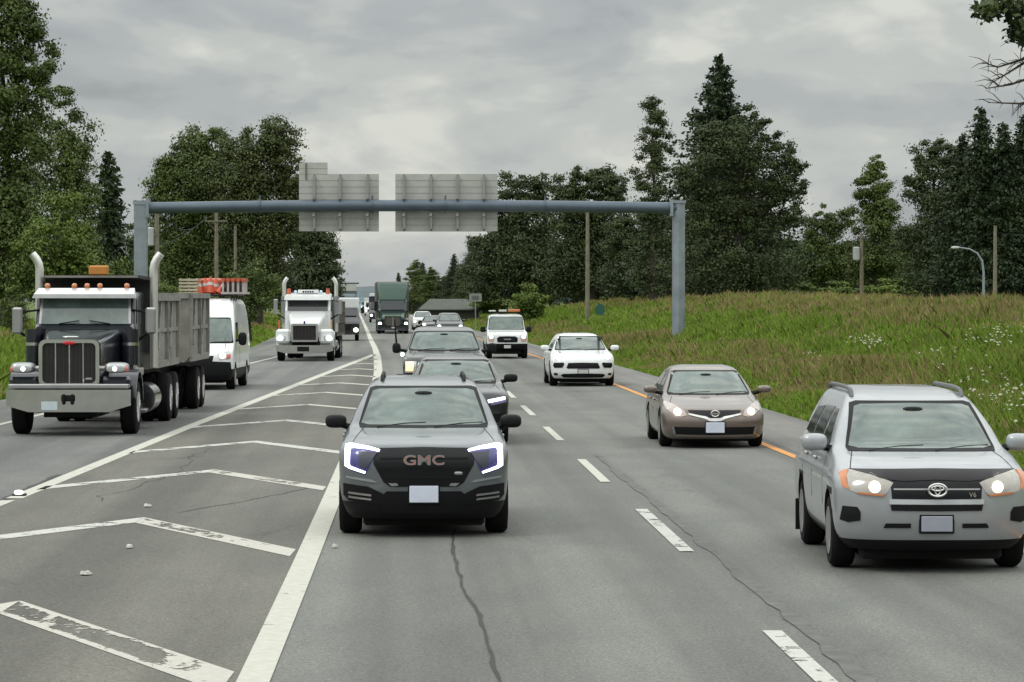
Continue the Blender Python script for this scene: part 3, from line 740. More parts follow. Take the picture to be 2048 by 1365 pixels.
for k, px, d, top, lab, w_ in [
    ('R2', 1265, 270, 430, 'dark low tree between the round-topped tree and the narrow tree', 1.2), ('R1', 1215, 330, 440, 'dark tree low behind the round-topped tree', 1.4), ('R1', 1640, 300, 470, 'dark tree deep behind the thin grey-green tree', 1.3), ('R2', 1700, 310, 480, 'dark tree deep behind the pointed tree', 1.3), ('R1', 1800, 300, 450, 'dark tree deep behind the gap by the right wood', 1.2), ('R2', 850, 560, 560, 'small far tree low beside the green truck trailer', 1.3), ('R2', 905, 500, 545, 'small far dark tree behind the shed roof', 1.3), ('R2', 950, 450, 520, 'small far dark tree behind the white sign', 1.2), ('R1', 1000, 350, 440, 'dark tree behind the one with the stepped side', 1.0), ('R1', 960, 380, 470, 'dark far tree nearest the road on the right', .8),
    ('R6', 1590, 300, 470, 'grey-green tree behind the broad tree with boughs', 1.1), ('R6', 1800, 275, 450, 'thin tree between the pointed tree and the right wood', 1.0),
    ('R2', 1100, 350, 470, 'dark tree filling the gap behind the wooden pole', 1.0), ('S3', 1680, 240, 565, 'low bush right of the broad tree with boughs', 2.0),
    ('S3', 1850, 235, 572, 'low bush at the foot of the right wood', 2.0), ('S3', 1590, 235, 568, 'low bush at the foot of the broad tree with boughs', 2.2),
    ('S3', 1780, 245, 560, 'low bush right of the transformer pole', 2.2), ('R7', 1560, 310, 480, 'dim tree deep behind the broad tree with boughs', 1.4),
    ('R6', 1720, 330, 490, 'dim tree deep behind the transformer pole', 1.5), ('R1', 1340, 300, 470, 'dark tree behind the right gantry post', 1.0),
    ('S3', 1500, 232, 575, 'low bush in the shade under the tall conifer', 2.4), ('S3', 1960, 232, 568, 'low bush left of the street lamp', 2.4),
    ('R2', 1180, 360, 500, 'dark tree far behind the green road sign', 1.6), ('S3', 985, 330, 588, 'bush at the roadside behind the white sign', 2.0), ('S3', 1220, 270, 590, 'low bush on the bank left of the narrow tree', 2.5),
    ('R7', 832, 520, 520, 'small far tree right of the green truck', 1.3), ('R7', 862, 500, 535, 'small far tree beside the far conifer', 1.6), ('R1', 885, 480, 552, 'far dark tree low behind the grey shed', 1.0), ('R1', 925, 440, 545, 'far dark tree over the right end of the shed', .9)]:
    place_copy(k, px, d, top, lab, 'trees behind the bank' if px > 940 else 'small far trees', w_)
place_copy('R10', 908, 460, 506, 'far conifer above the grey shed', 'small far trees', 1.1)
place_copy('T3', 797, 640, 545, 'tiny far conifer tip right above the green truck', 'small far trees', .9)
place_copy('R10', 845, 560, 524, 'far conifer left of the far trees over the shed', 'small far trees', 1.2)
# tree overhanging from beyond the right edge, crown seen only at the top right corner
d = 60.0; X0 = 13.6; zb = hz(X0, d)
root = empty('maple_tree', (X0, d, zb), 0, 'near tree reaching in from beyond the right edge at the top corner', 'tree')
rr = np.random.default_rng(5)
def lc(px, py): return Vector((gx(px, d) - X0, 0, gz(py, d) - zb))
tb = MB(); H = 10.5
tb.tube([(0, 0, -.3), (.1, 0, 3), (.05, .1, 6), (.1, 0, 9), (0, 0, H)], [.28, .22, .17, .1, .03], 10)
def branch(p0, pts, r0, depth=0):
    P = [Vector(p0)] + [Vector(p) for p in pts]
    tb.tube(P, [r0 * (1 - .85 * i / (len(P) - 1)) for i in range(len(P))], 5)
    return P
tw = []
for (a, mids) in [((.05, 0, 7.2), [lc(2100, 0), lc(2050, 15), lc(2000, 20), lc(1962, 28)]), ((.05, .1, 6.4), [lc(2095, 60), lc(2060, 65), lc(2030, 80)]),
                  ((.1, 0, 5.6), [lc(2100, 110), lc(2050, 118), lc(1995, 135), lc(1962, 125)]), ((.1, 0, 5.2), [lc(2080, 150), lc(2020, 170), lc(1970, 178)]),
                  ((.1, 0, 4.7), [lc(2090, 195), lc(2040, 208), lc(1975, 206)]), ((.1, 0, 5.9), [lc(2090, 90), lc(2050, 125), lc(2010, 150), lc(1985, 165)])]:
    P = branch(a, mids, .05)
    for j in range(2, len(P)):
        for q in range(7):
            s = P[j - 1].lerp(P[j], rr.uniform(0, 1)); e = s + Vector((rr.uniform(-.45, .05), rr.uniform(-.3, .3), rr.uniform(-.3, .28)))
            tb.tube([s, s.lerp(e, .5) + Vector((0, 0, .04)), e], [.010, .008, .003], 4, False); tw.append(e)
LP = []
for px, py, rx, ry, n in [(1975, 22, 22, 16, 260), (2010, 14, 24, 14, 200), (2030, 60, 12, 22, 170), (2042, 20, 12, 12, 120), (2100, 30, 60, 60, 900), (2160, 80, 60, 60, 600), (2045, 82, 8, 10, 60)]:
    c = lc(px, py); LP.append(np.array(c) + rr.normal(0, 1, (n, 3)) * np.array([rx / 100 * .55, .3, ry / 100 * .55]))
LP.append(np.array([(0, 0, 9)]) + rr.normal(0, 1, (2500, 3)) * np.array([1.0, 1.2, 1.0]) + np.array([.9, 0, 0]))
cards('crown', np.concatenate(LP), .17, LEAFD, root, 5)
tb.build('trunk', BARK, root, True, 60)

# ------------------------------------------------------------------ gantry, signs, poles
GD = 140.0; gm = GD / F
g_ = empty('sign_gantry', (gx(282, GD), GD, hz(gx(282, GD), GD)), 0, 'blue-grey steel sign gantry spanning the road on two posts', 'sign gantry')
gx0, gy0, gz0 = g_.location
def G(px): return gx(px, GD) - gx0
def Z(py): return gz(py, GD) - gz0
rz = hz(gx(1357, GD), GD) - gz0
mb = MB(); x = G(282); w = .29
mb.prism([(x - w, -.3), (x + w, -.3), (x + w, Z(404)), (x - w, Z(404))], -.29, .29)
mb.box(x - w - .04, x + w + .04, -.33, .33, Z(410), Z(402)); mb.box(x + w - .02, x + w + .12, -.36, .36, Z(436), Z(399))
mb.build('post', GALV, g_, False)
mb = MB(); x = G(1357)
mb.tube([(x, 0, rz - .5), (x, 0, Z(404))], .30, 8)
mb.box(x - .33, x + .33, -.33, .33, Z(407), Z(402)); mb.box(x - .40, x - .26, -.36, .36, Z(433), Z(400))
mb.build('post', GALV, g_, False)
mb = MB(); n = 24; pts = []
for i in range(n + 1):
    u = i / n; pts.append((G(285) * (1 - u) + G(1354) * u, 0, Z(417) + .12 * (1 - (2 * u - 1) ** 2)))
mb.tube(pts, .27, 20)
mb.build('beam', mat('beam_steel', (.10, .13, .165), .45, .3, var=.2, vscale=1), g_)
mb = MB()
for px in (745, 891, 1090, 520):
    x = G(px); z = Z(413)
    mb.tube([(x - .03, 0, z + .0), (x + .03, 0, z)], .33, 20); mb.box(x - .04, x + .04, -.05, .05, z + .25, z + .5)
mb.build('flange', mat('flange_steel', (.10, .12, .15), .5, .4), g_)
mb = MB()
for px in (628, 680, 735, 808, 862, 915, 968):
    x = G(px); mb.box(x - .05, x + .05, .22, .42, Z(458), Z(352)); mb.box(x - .06, x + .06, -.30, .3, Z(404) + .12, Z(400) + .14); mb.box(x - .06, x + .06, -.30, .3, Z(433), Z(429))
mb.build('bracket', SATIN, g_, False)
PANB = mat('sign_back_aluminium', (.47, .47, .44), .55, .2, var=.18, vscale=.8)
def sign_panel(px0, px1, py0, py1, label, tab=None):
    p = bpy.data.objects.new('sign_panel', None); link(p, g_); p.location = (G((px0 + px1) / 2), .46, Z(py1)); p['label'] = label
    W_ = (px1 - px0) * gm; H_ = (py1 - py0) * gm; x0 = -W_ / 2
    mb = MB(); rows_ = 9; hh = H_ / rows_
    for r in range(rows_):
        mb.box(x0, x0 + W_, 0, .045, r * hh + .010, (r + 1) * hh - .010)
        mb.box(x0, x0 + W_, .0, .012, (r + 1) * hh - .012, (r + 1) * hh + .012) if r < rows_ - 1 else None
    if tab:
        tx0 = (tab[0] - (px0 + px1) / 2) * gm; tx1 = (tab[1] - (px0 + px1) / 2) * gm; th = (py0 - tab[2]) * gm
        for r in range(2): mb.box(tx0, tx1, 0, .045, H_ + r * th / 2 + .01, H_ + (r + 1) * th / 2 - .01)
    mb.build('sheet_backing', PANB, p, False)
    mb = MB()
    for r in range(1, rows_): mb.box(x0 + .01, x0 + W_ - .01, -.008, .03, r * hh - .012, r * hh + .012)
    if tab: mb.box(tx0 + .01, tx1 - .01, -.008, .03, H_ - .012, H_ + .012); mb.box(tx0 + .01, tx1 - .01, -.008, .03, H_ + th / 2 - .01, H_ + th / 2 + .01)
    mb.build('seam_rail', mat('seam_grey', (.30, .30, .28), .7), p, False)  # rails over the joints between rows, a darker grey than the sheets
    mb = MB()
    for fpx in ([628, 680, 735] if tab else [808, 862, 915, 968]):
        fx_ = (fpx - (px0 + px1) / 2) * gm; mb.box(fx_ - .024, fx_ + .024, -.05, .0, .02, H_ - .02)
    if tab: mb.box(tx0 + .3, tx0 + .36, -.05, 0, H_ * .9, H_ + th - .02)
    mb.build('stiffener', mat('stiffener', (.13, .13, .12), .5, .2), p, False)
    mb = MB(); mb.box(x0, x0 + W_, .05, .06, 0.0, H_)
    if tab: mb.box(tx0, tx1, .05, .06, H_ + .003, H_ + th)
    mb.build('sign_face', mat('sign_green', (.01, .16, .07), .4), p, False)
sign_panel(597, 757, 348, 463, 'left grey sign back with a small tab panel on top', (597, 654, 325))
sign_panel(790, 995, 348, 463, 'wider right grey sign back without a tab panel')

# far cantilever gantry
d = 1000.0
g_ = empty('sign_gantry', (gx(640, d), d, hz(gx(640, d), d)), 0, 'tiny far sign gantry reaching out from the left trees over the road', 'sign gantry')
gx1 = gx(640, d); q = lambda px: gx(px, d) - gx1; zz = lambda py: gz(py, d) - g_.location[2]
GF = mat('gantry_far', (.09, .11, .11), .6)
MB().tube([(0, 0, -.5), (0, 0, zz(566))], .35, 10).build('post', GF, g_)
MB().tube([(0, 0, zz(567)), (q(718), 0, zz(567))], .30, 10).build('beam', GF, g_)
d2 = 640.0
p = empty('road_sign', (gx(696, d2), d2, gz(588, d2)), 0, 'small far sign back below the far gantry beam', 'road sign')
MB().box(-1.9, 1.9, 0, .1, 0, .62, 0).build('sheet_backing', GF, p, False)
mb = MB(); mb.box(-1.8, -1.6, .1, .2, hz(gx(696, d2), d2) - gz(588, d2), 1.9); mb.box(1.6, 1.8, .1, .2, hz(gx(696, d2), d2) - gz(588, d2), .6); mb.build('post', GF, p, False)
MB().box(-1.9, 1.8, 0, .1, .64, 2.0).build('upper_panel', PANB, p, False)

# wooden utility poles
def pole(px, d, top, label, r=.15, arm=True, transf=False, grp='utility poles', lean=0):
    X = gx(px, d); zb = hz(X, d); H = gz(top, d) - zb
    o = empty('utility_pole', (X, d, zb), 0, label, 'utility pole', grp)
    MB().tube([(0, 0, -.4), (lean / 2, 0, H / 2), (lean, 0, H)], [r * 1.15, r, r * .8], 10).build('pole_shaft', WOODPOLE, o)
    if arm:
        MB().box(lean - .8, lean + .8, -.2, -.14, H - .72, H - .62).build('crossarm', WOODPOLE, o, False)
        mb = MB()
        for xx in (-.72, .72): mb.tube([(lean + xx, -.15, H - .6), (lean + xx, -.15, H - .38)], [.03, .055], 7)
        mb.build('insulator', mat('insulator', (.2, .2, .19), .3), o)
        mb = MB()
        mb.tube([(lean, -.2, H - 1.5), (lean + .6, -.16, H - .75)], .016, 5); mb.tube([(lean, -.2, H - 1.5), (lean - .6, -.16, H - .75)], .016, 5); mb.build('brace', WOODPOLE, o)
    if transf:
        s = -1 if transf < 0 else 1
        mb = MB(); mb.tube([(lean + s * .42, 0, H - 2.0), (lean + s * .42, 0, H - 1.95), (lean + s * .42, 0, H - 1.0), (lean + s * .42, 0, H - .95)], [.2, .27, .27, .18], 14)
        mb.box(lean + min(0, s * .3), lean + max(0, s * .3), -.04, .04, H - 1.4, H - 1.3); mb.build('transformer', mat('transformer_grey', (.45, .47, .47), .4), o)
    return X, d, zb + H
A = pole(314, 170, 422, 'utility pole just right of the left gantry post, with a grey transformer', transf=-1, arm=False)
B = pole(433, 215, 424, 'utility pole with a crossarm, left of the pair of poles')
C_ = pole(459, 275, 466, 'thin utility pole, left one of the close pair', arm=False, r=.13)
D_ = pole(471, 255, 452, 'utility pole, right one of the close pair', arm=False)
pole(1175, 210, 424, 'pale wooden pole left of the right gantry post', arm=False)
E_ = pole(1723, 235, 470, 'wooden pole with a round grey transformer beside the pointed tree', transf=-1, arm=False)
F_ = pole(1990, 200, 452, 'wooden pole right of the street lamp', arm=False, r=.13)
def wire(p, q, sag, name='power_line', lab='thin wire'):
    pts = []
    for i in range(13):
        u = i / 12; v_ = Vector(p).lerp(Vector(q), u); v_.z -= sag * 4 * u * (1 - u); pts.append(v_)
    o = MB().tube(pts, .014, 4).build(name, BLACK); tag(o, lab, 'power line', 'wires between the utility poles')
off = lambda P, dx, dz=0: (P[0] + dx, P[1], P[2] + dz)
wire(off(A, 0, -.2), off(B, -.72, -.4), .9, lab='wire from the transformer pole to the left end of the crossarm')
wire(off(B, .72, -.4), off(D_, 0, -.2), .6, lab='wire from the crossarm to the right pole of the close pair')
wire(off(B, -.72, -.35), (gx(200, 150), 150, gz(470, 150)), 1.2, lab='wire running left from the crossarm pole')
wire(off(E_, 0, -.3), off(F_, 0, -.4), 1.0, lab='wire between the two wooden poles on the right')
wire(off(F_, 0, -.4), (gx(2150, 190), 190, gz(440, 190)), .5, lab='wire leaving the frame at the right edge')
wire(off(E_, 0, -1.0), (gx(1560, 280), 280, gz(490, 280)), 1.0, lab='wire running left from the transformer pole on the right')

# street lamp
d = 185.0; X = gx(1967, d); zb = hz(X, d)
o = empty('street_lamp', (X, d, zb), 0, 'grey street lamp with a curved arm, in front of the right wood', 'street lamp')
zh = gz(495, d) - zb; mm = d / F
MB().tube([(0, 0, -.3), (0, 0, gz(545, d) - zb), (-.10, 0, gz(522, d) - zb), (-.40, 0, gz(507, d) - zb), (-.85, 0, gz(499, d) - zb), (-1.6, 0, zh)], [.10, .075, .065, .055, .05, .045], 10).build('pole', mat('lamp_pole', (.26, .30, .34), .5, .3), o)
MB().ell((-1.75, 0, zh - .02), (.26, .12, .08), .8).build('lamp_head', mat('lamp_head', (.55, .56, .56), .4), o)

# white sign with dark panel, seen beside the road
d = 250.0; X = gx(951, d); zb = hz(X, d); s_ = d / F
o = empty('road_sign', (X, d, zb), 0, 'small white sign with a dark grey panel, right of the green truck', 'road sign')
MB().box(-.52, .52, -.03, .03, gz(604, d) - zb, gz(588, d) - zb, .02).build('sign_board', mat('sign_dull_white', (.24, .25, .22), .6), o, False)
mb = MB(); mb.box(-.3, .26, -.045, -.032, gz(600, d) - zb, gz(592, d) - zb); mb.build('sign_panel_dark', mat('sign_dark', (.12, .12, .12), .5), o, False)
mb = MB(); mb.box(-.04, .04, .03, .1, -.3, gz(590, d) - zb); mb.build('post', GALV, o, False)
# green sign on the bank
h = bank_hit(1200, 640)
X, d = h; zb = hz(X, d)
o = empty('road_sign', (X, d, zb), .25, 'small dark green sign half sunk in the grass of the bank', 'road sign')
r_ = .36; zc = gz(620, d) - zb
MB().prism([(r_ * math.cos(a) * 1.0, zc + r_ * 1.25 * math.sin(a)) for a in np.linspace(0, 2 * math.pi, 9)[:-1] + math.pi / 8], -.02, .02).build('sign_board', mat('sign_dark_green', (.02, .10, .065), .6), o, False)
MB().box(-.04, .04, .02, .09, -.4, zc).build('post', GALV, o, False)
# low grey shed beyond the bend
d = 330.0; zb = 0
o = empty('shed', (gx(897, d), d, 0), 0, 'long low grey shed behind the dark SUV and the grass', 'shed')
SH = mat('shed_metal', (.05, .058, .045), .9, var=.25, vscale=.6); s_ = d / F
x0, x1 = gx(838, d) - gx(897, d), gx(957, d) - gx(897, d); 
MB().box(x0 + .3, x1, 0, 12, 0, gz(620, d)).build('wall', SH, o, False)
mb = MB(); mb.loft([[(x0 - .1, -.4, gz(621, d)), (x1 + .1, -.4, gz(621, d)), (x1 + .1, -.4, gz(621, d) + .1), (x0 - .1, -.4, gz(621, d) + .1)],
                    [(x0 + 1.0, 7, gz(600, d)), (x1 - .1, 7, gz(600, d)), (x1 - .1, 7, gz(600, d) + .1), (x0 + 1.0, 7, gz(600, d) + .1)]])
for i in range(16):
    u = i / 15; xa = x0 * (1 - u) + x1 * u
mb.build('roof', mat('shed_roof', (.075, .082, .07), .9, var=.25, vscale=.8), o, False)

# ------------------------------------------------------------------ vehicle kit
def sgnpow(x, p): return math.copysign(abs(x) ** p, x)
def body_mesh(name, keys, parent, mat0, wheels=None, dark_z=0.0, sub=3, exp=3.0, nf=14, bottom_mat=UNDER):
    """keys: (z, yf, yr, w, fl, rl) from the floor to the roof; outline of every level is a rounded box"""
    K = np.array([k[:6] for k in keys], float)
    s = np.concatenate([[0], np.cumsum(np.maximum(.02, np.abs(np.diff(K[:, 0])) + .35 * np.abs(np.diff(K[:, 1])) + .2 * np.abs(np.diff(K[:, 3]))))])
    ss = np.unique(np.concatenate([np.linspace(s[i], s[i + 1], sub + 1) for i in range(len(s) - 1)]))
    Q = np.stack([pchip(s, K[:, i], ss) for i in range(6)], 1)
    rings = []
    for z, yf, yr, w, fl, rl in Q:
        half = []
        for i in range(nf + 1):
            a = math.pi / 2 * i / nf
            half.append((w * sgnpow(math.sin(a), 2 / exp), yf + fl * (1 - sgnpow(math.cos(a), 2 / exp)), z))
        y0, y1 = yf + fl, yr - rl
        for i in range(1, 8): half.append((w, y0 + (y1 - y0) * i / 8, z))
        for i in range(8 + 1):
            a = math.pi / 2 * (1 - i / 8)
            half.append((w * sgnpow(math.sin(a), 2 / exp), yr - rl * (1 - sgnpow(math.cos(a), 2 / exp)), z))
        ring = half + [(-x, y, z_) for x, y, z_ in half[-2:0:-1]]
        rings.append(ring)
    mb = MB(); mb.loft(rings)
    me = bpy.data.meshes.new(name); me.from_pydata(mb.v, [], mb.f)
    me.materials.append(mat0); me.materials.append(BLACK); me.materials.append(bottom_mat)
    me.update()
    bvh = BVHTree.FromPolygons([Vector(v) for v in mb.v], mb.f)
    o = bpy.data.objects.new(name, me); COL.objects.link(o)
    if wheels:
        cm = MB()
        for x, y, z, r, wd in wheels:
            cm.lathe_x([(-wd if x < 0 else -wd, r), (wd, r)], (x + math.copysign(.12, x), y, z), 32)
        ce = bpy.data.meshes.new('cut'); ce.from_pydata(cm.v, [], cm.f); ce.update(); ce.materials.append(UNDER)
        co = bpy.data.objects.new('cut', ce); COL.objects.link(co)
        md = o.modifiers.new('b', 'BOOLEAN'); md.operation = 'DIFFERENCE'; md.object = co; md.solver = 'EXACT'; md.use_self = True
        dg = bpy.context.evaluated_depsgraph_get(); dg.update()
        me2 = bpy.data.meshes.new_from_object(o.evaluated_get(dg)); o.modifiers.clear(); o.data = me2
        me2.name = name; bpy.data.objects.remove(co); me = me2
        me.materials.clear(); 
        for m_ in (mat0, BLACK, bottom_mat): me.materials.append(m_)
        for p in me.polygons:
            p.material_index = 0
            c = p.center
            for x, y, z, r, wd in wheels:
                dd = math.hypot(c.y - y, c.z - z)
                if abs(dd - r) < .02 and abs(c.x) > .35 and (c - Vector((c.x, y, z))).dot(p.normal) < 0: p.material_index = 2
            if abs(p.normal.x) > .95 and abs(c.x) < abs(wheels[0][0]) - .05 and c.z < .8: p.material_index = 2
    for p in me.polygons:
        if p.material_index == 0 and p.center.z < dark_z: p.material_index = 1
        if p.normal.z < -.9: p.material_index = 2
    me.polygons.foreach_set('use_smooth', [True] * len(me.polygons)); me.set_sharp_from_angle(angle=R(38))
    o.parent = parent
    return o, bvh

def resample(poly, step):
    out = []
    n = len(poly)
    for i in range(n):
        a = Vector(poly[i]); b = Vector(poly[(i + 1) % n]); k = max(1, int((b - a).length / step))
        for j in range(k): out.append(a.lerp(b, j / k))
    return out
def patch(name, bvh, poly, m, parent, axis='f', off=.008, thick=.03, res=.07, flip=False):
    """a panel with the outline poly laid on the body surface; f: (x,z) seen from the front, l/r: (y,z) seen from the side, t: (x,y) from above"""
    if flip: poly = [(-x, z) for x, z in poly][::-1]
    B = resample(poly, res); n = len(B)
    xs = [p.x for p in B]; zs = [p.y for p in B]
    pts = list(B)
    x = min(xs) + res * .5
    def inside(px, pz):
        c = False
        for i in range(n):
            a, b = B[i], B[(i + 1) % n]
            if (a.y > pz) != (b.y > pz) and px < (b.x - a.x) * (pz - a.y) / (b.y - a.y + 1e-12) + a.x: c = not c
        return c
    while x < max(xs):
        z = min(zs) + res * .5
        while z < max(zs):
            if inside(x, z) and min((Vector((x, z)) - p).length for p in B) > res * .35: pts.append(Vector((x, z)))
            z += res
        x += res
    ev, ee, ef, *_ = delaunay_2d_cdt(pts, [(i, (i + 1) % n) for i in range(n)], [list(range(n))], 1, 1e-5)
    D = {'f': Vector((0, 1, 0)), 'l': Vector((1, 0, 0)), 'r': Vector((-1, 0, 0)), 't': Vector((0, 0, -1)), 'b': Vector((0, -1, 0))}[axis]
    def org(p):
        if axis in 'fb': return Vector((p.x, -6 if axis == 'f' else 12, p.y))
        if axis in 'lr': return Vector((-6 if axis == 'l' else 6, p.x, p.y))
        return Vector((p.x, p.y, 8))
    fr = []; nr = []
    for p in ev:
        o_ = org(p); h = bvh.ray_cast(o_, D)
        if h[0] is None:
            h = bvh.find_nearest(o_ + D * 6.3); q = o_.copy()
            k = {'f': 1, 'b': 1, 'l': 0, 'r': 0, 't': 2}[axis]; q[k] = h[0][k]; fr.append(q - D * off); nr.append(-D)
        else:
            nn = h[1] if h[1].dot(D) < 0 else -h[1]
            fr.append(h[0] + nn * off); nr.append(nn)
    nv = len(fr); back = [p - q * thick for p, q in zip(fr, nr)]
    f = []; cnt = {}
    up = -D
    for t_ in ef:
        nn = (fr[t_[1]] - fr[t_[0]]).cross(fr[t_[2]] - fr[t_[0]])
        if nn.dot(up) < 0: t_ = t_[::-1]
        f.append(tuple(t_))
        for i in range(len(t_)): cnt[(t_[i], t_[(i + 1) % len(t_)])] = 1
    sides = [(b_, a_, a_ + nv, b_ + nv) for (a_, b_) in cnt if (b_, a_) not in cnt]
    return mesh_obj(name, fr + back, f + sides, m, parent, True, 32)

def wheel(parent, x, y, r, w, side, rimr=.66, rimm=None, spokes=5, name='wheel', nx=1):
    """side: +1 the outer face looks to +x"""
    o = r * .13
    prof = [(-w / 2, r * rimr), (-w / 2, r * .9), (-w / 2 + .03, r * .985), (-w / 4, r), (w / 4, r), (w / 2 - .03, r * .985), (w / 2, r * .9), (w / 2 - .005, r * rimr)]
    t_ = MB().lathe_x(prof, (0, 0, 0), 30).build(name, RUBBER, parent, True, 40)
    t_.location = (x, y, r)
    rm_ = MB()
    s = side
    rm_.lathe_x([(s * (w / 2 + .006), r * rimr), (s * (w / 2 - .012), r * rimr * .93), (s * (w / 2 - .05), r * rimr * .88)], (0, 0, 0), 26)
    for k in range(spokes):
        a = 2 * math.pi * k / spokes + .3
        for da in (-.13, .13):
            ca, sa = math.cos(a + da), math.sin(a + da)
            rm_.tube([(s * (w / 2 - .012), ca * r * .10, sa * r * .10), (s * (w / 2 - .005), ca * r * rimr * .92, sa * r * rimr * .92)], r * .045, 5)
    rm_.lathe_x([(s * (w / 2 - .03), r * .15), (s * (w / 2 + .004), r * .12)], (0, 0, 0), 14)
    rm_.build('rim', rimm or ALLOY, t_, True, 40)
    return t_
def text_mesh(name, body, size, m, parent, loc, ext=.006, bold=0.0, sx=1.0):
    c = bpy.data.curves.new(name, 'FONT'); c.body = body; c.size = size; c.extrude = ext; c.align_x = 'CENTER'; c.offset = bold; c.space_character = 1.05
    o = bpy.data.objects.new(name, c); COL.objects.link(o)
    dg = bpy.context.evaluated_depsgraph_get(); dg.update()
    me = bpy.data.meshes.new_from_object(o.evaluated_get(dg)); bpy.data.objects.remove(o)
    me.materials.clear(); me.materials.append(m)
    o = link(bpy.data.objects.new(name, me), parent); o.location = loc; o.rotation_euler = (R(90), 0, 0); o.scale = (sx, 1, 1); return o
def ring_x(cx, cz, rx, rz, n=24):
    return [(cx + rx * math.cos(2 * math.pi * i / n), cz + rz * math.sin(2 * math.pi * i / n)) for i in range(n)]
def sym(half):
    """half polygon listed with x>=0 from the top centre clockwise to the bottom centre"""
    return half + [(-x, z) for x, z in half[::-1] if x > 1e-6]
def surf_y(bvh, x, z):
    h = bvh.ray_cast(Vector((x, -6, z)), Vector((0, 1, 0))); return h[0].y if h[0] else 0.0
def surf_tube(name, bvh, pts, r, m, parent, off=.01, step=.12):
    P = []
    for (a, b) in zip(pts[:-1], pts[1:]):
        k = max(1, int(math.hypot(b[0] - a[0], b[1] - a[1]) / step))
        for j in range(k): P.append((a[0] + (b[0] - a[0]) * j / k, a[1] + (b[1] - a[1]) * j / k))
    P.append(pts[-1])
    return MB().tube([(x, surf_y(bvh, x, z) - off, z) for x, z in P], r, 6).build(name, m, parent)

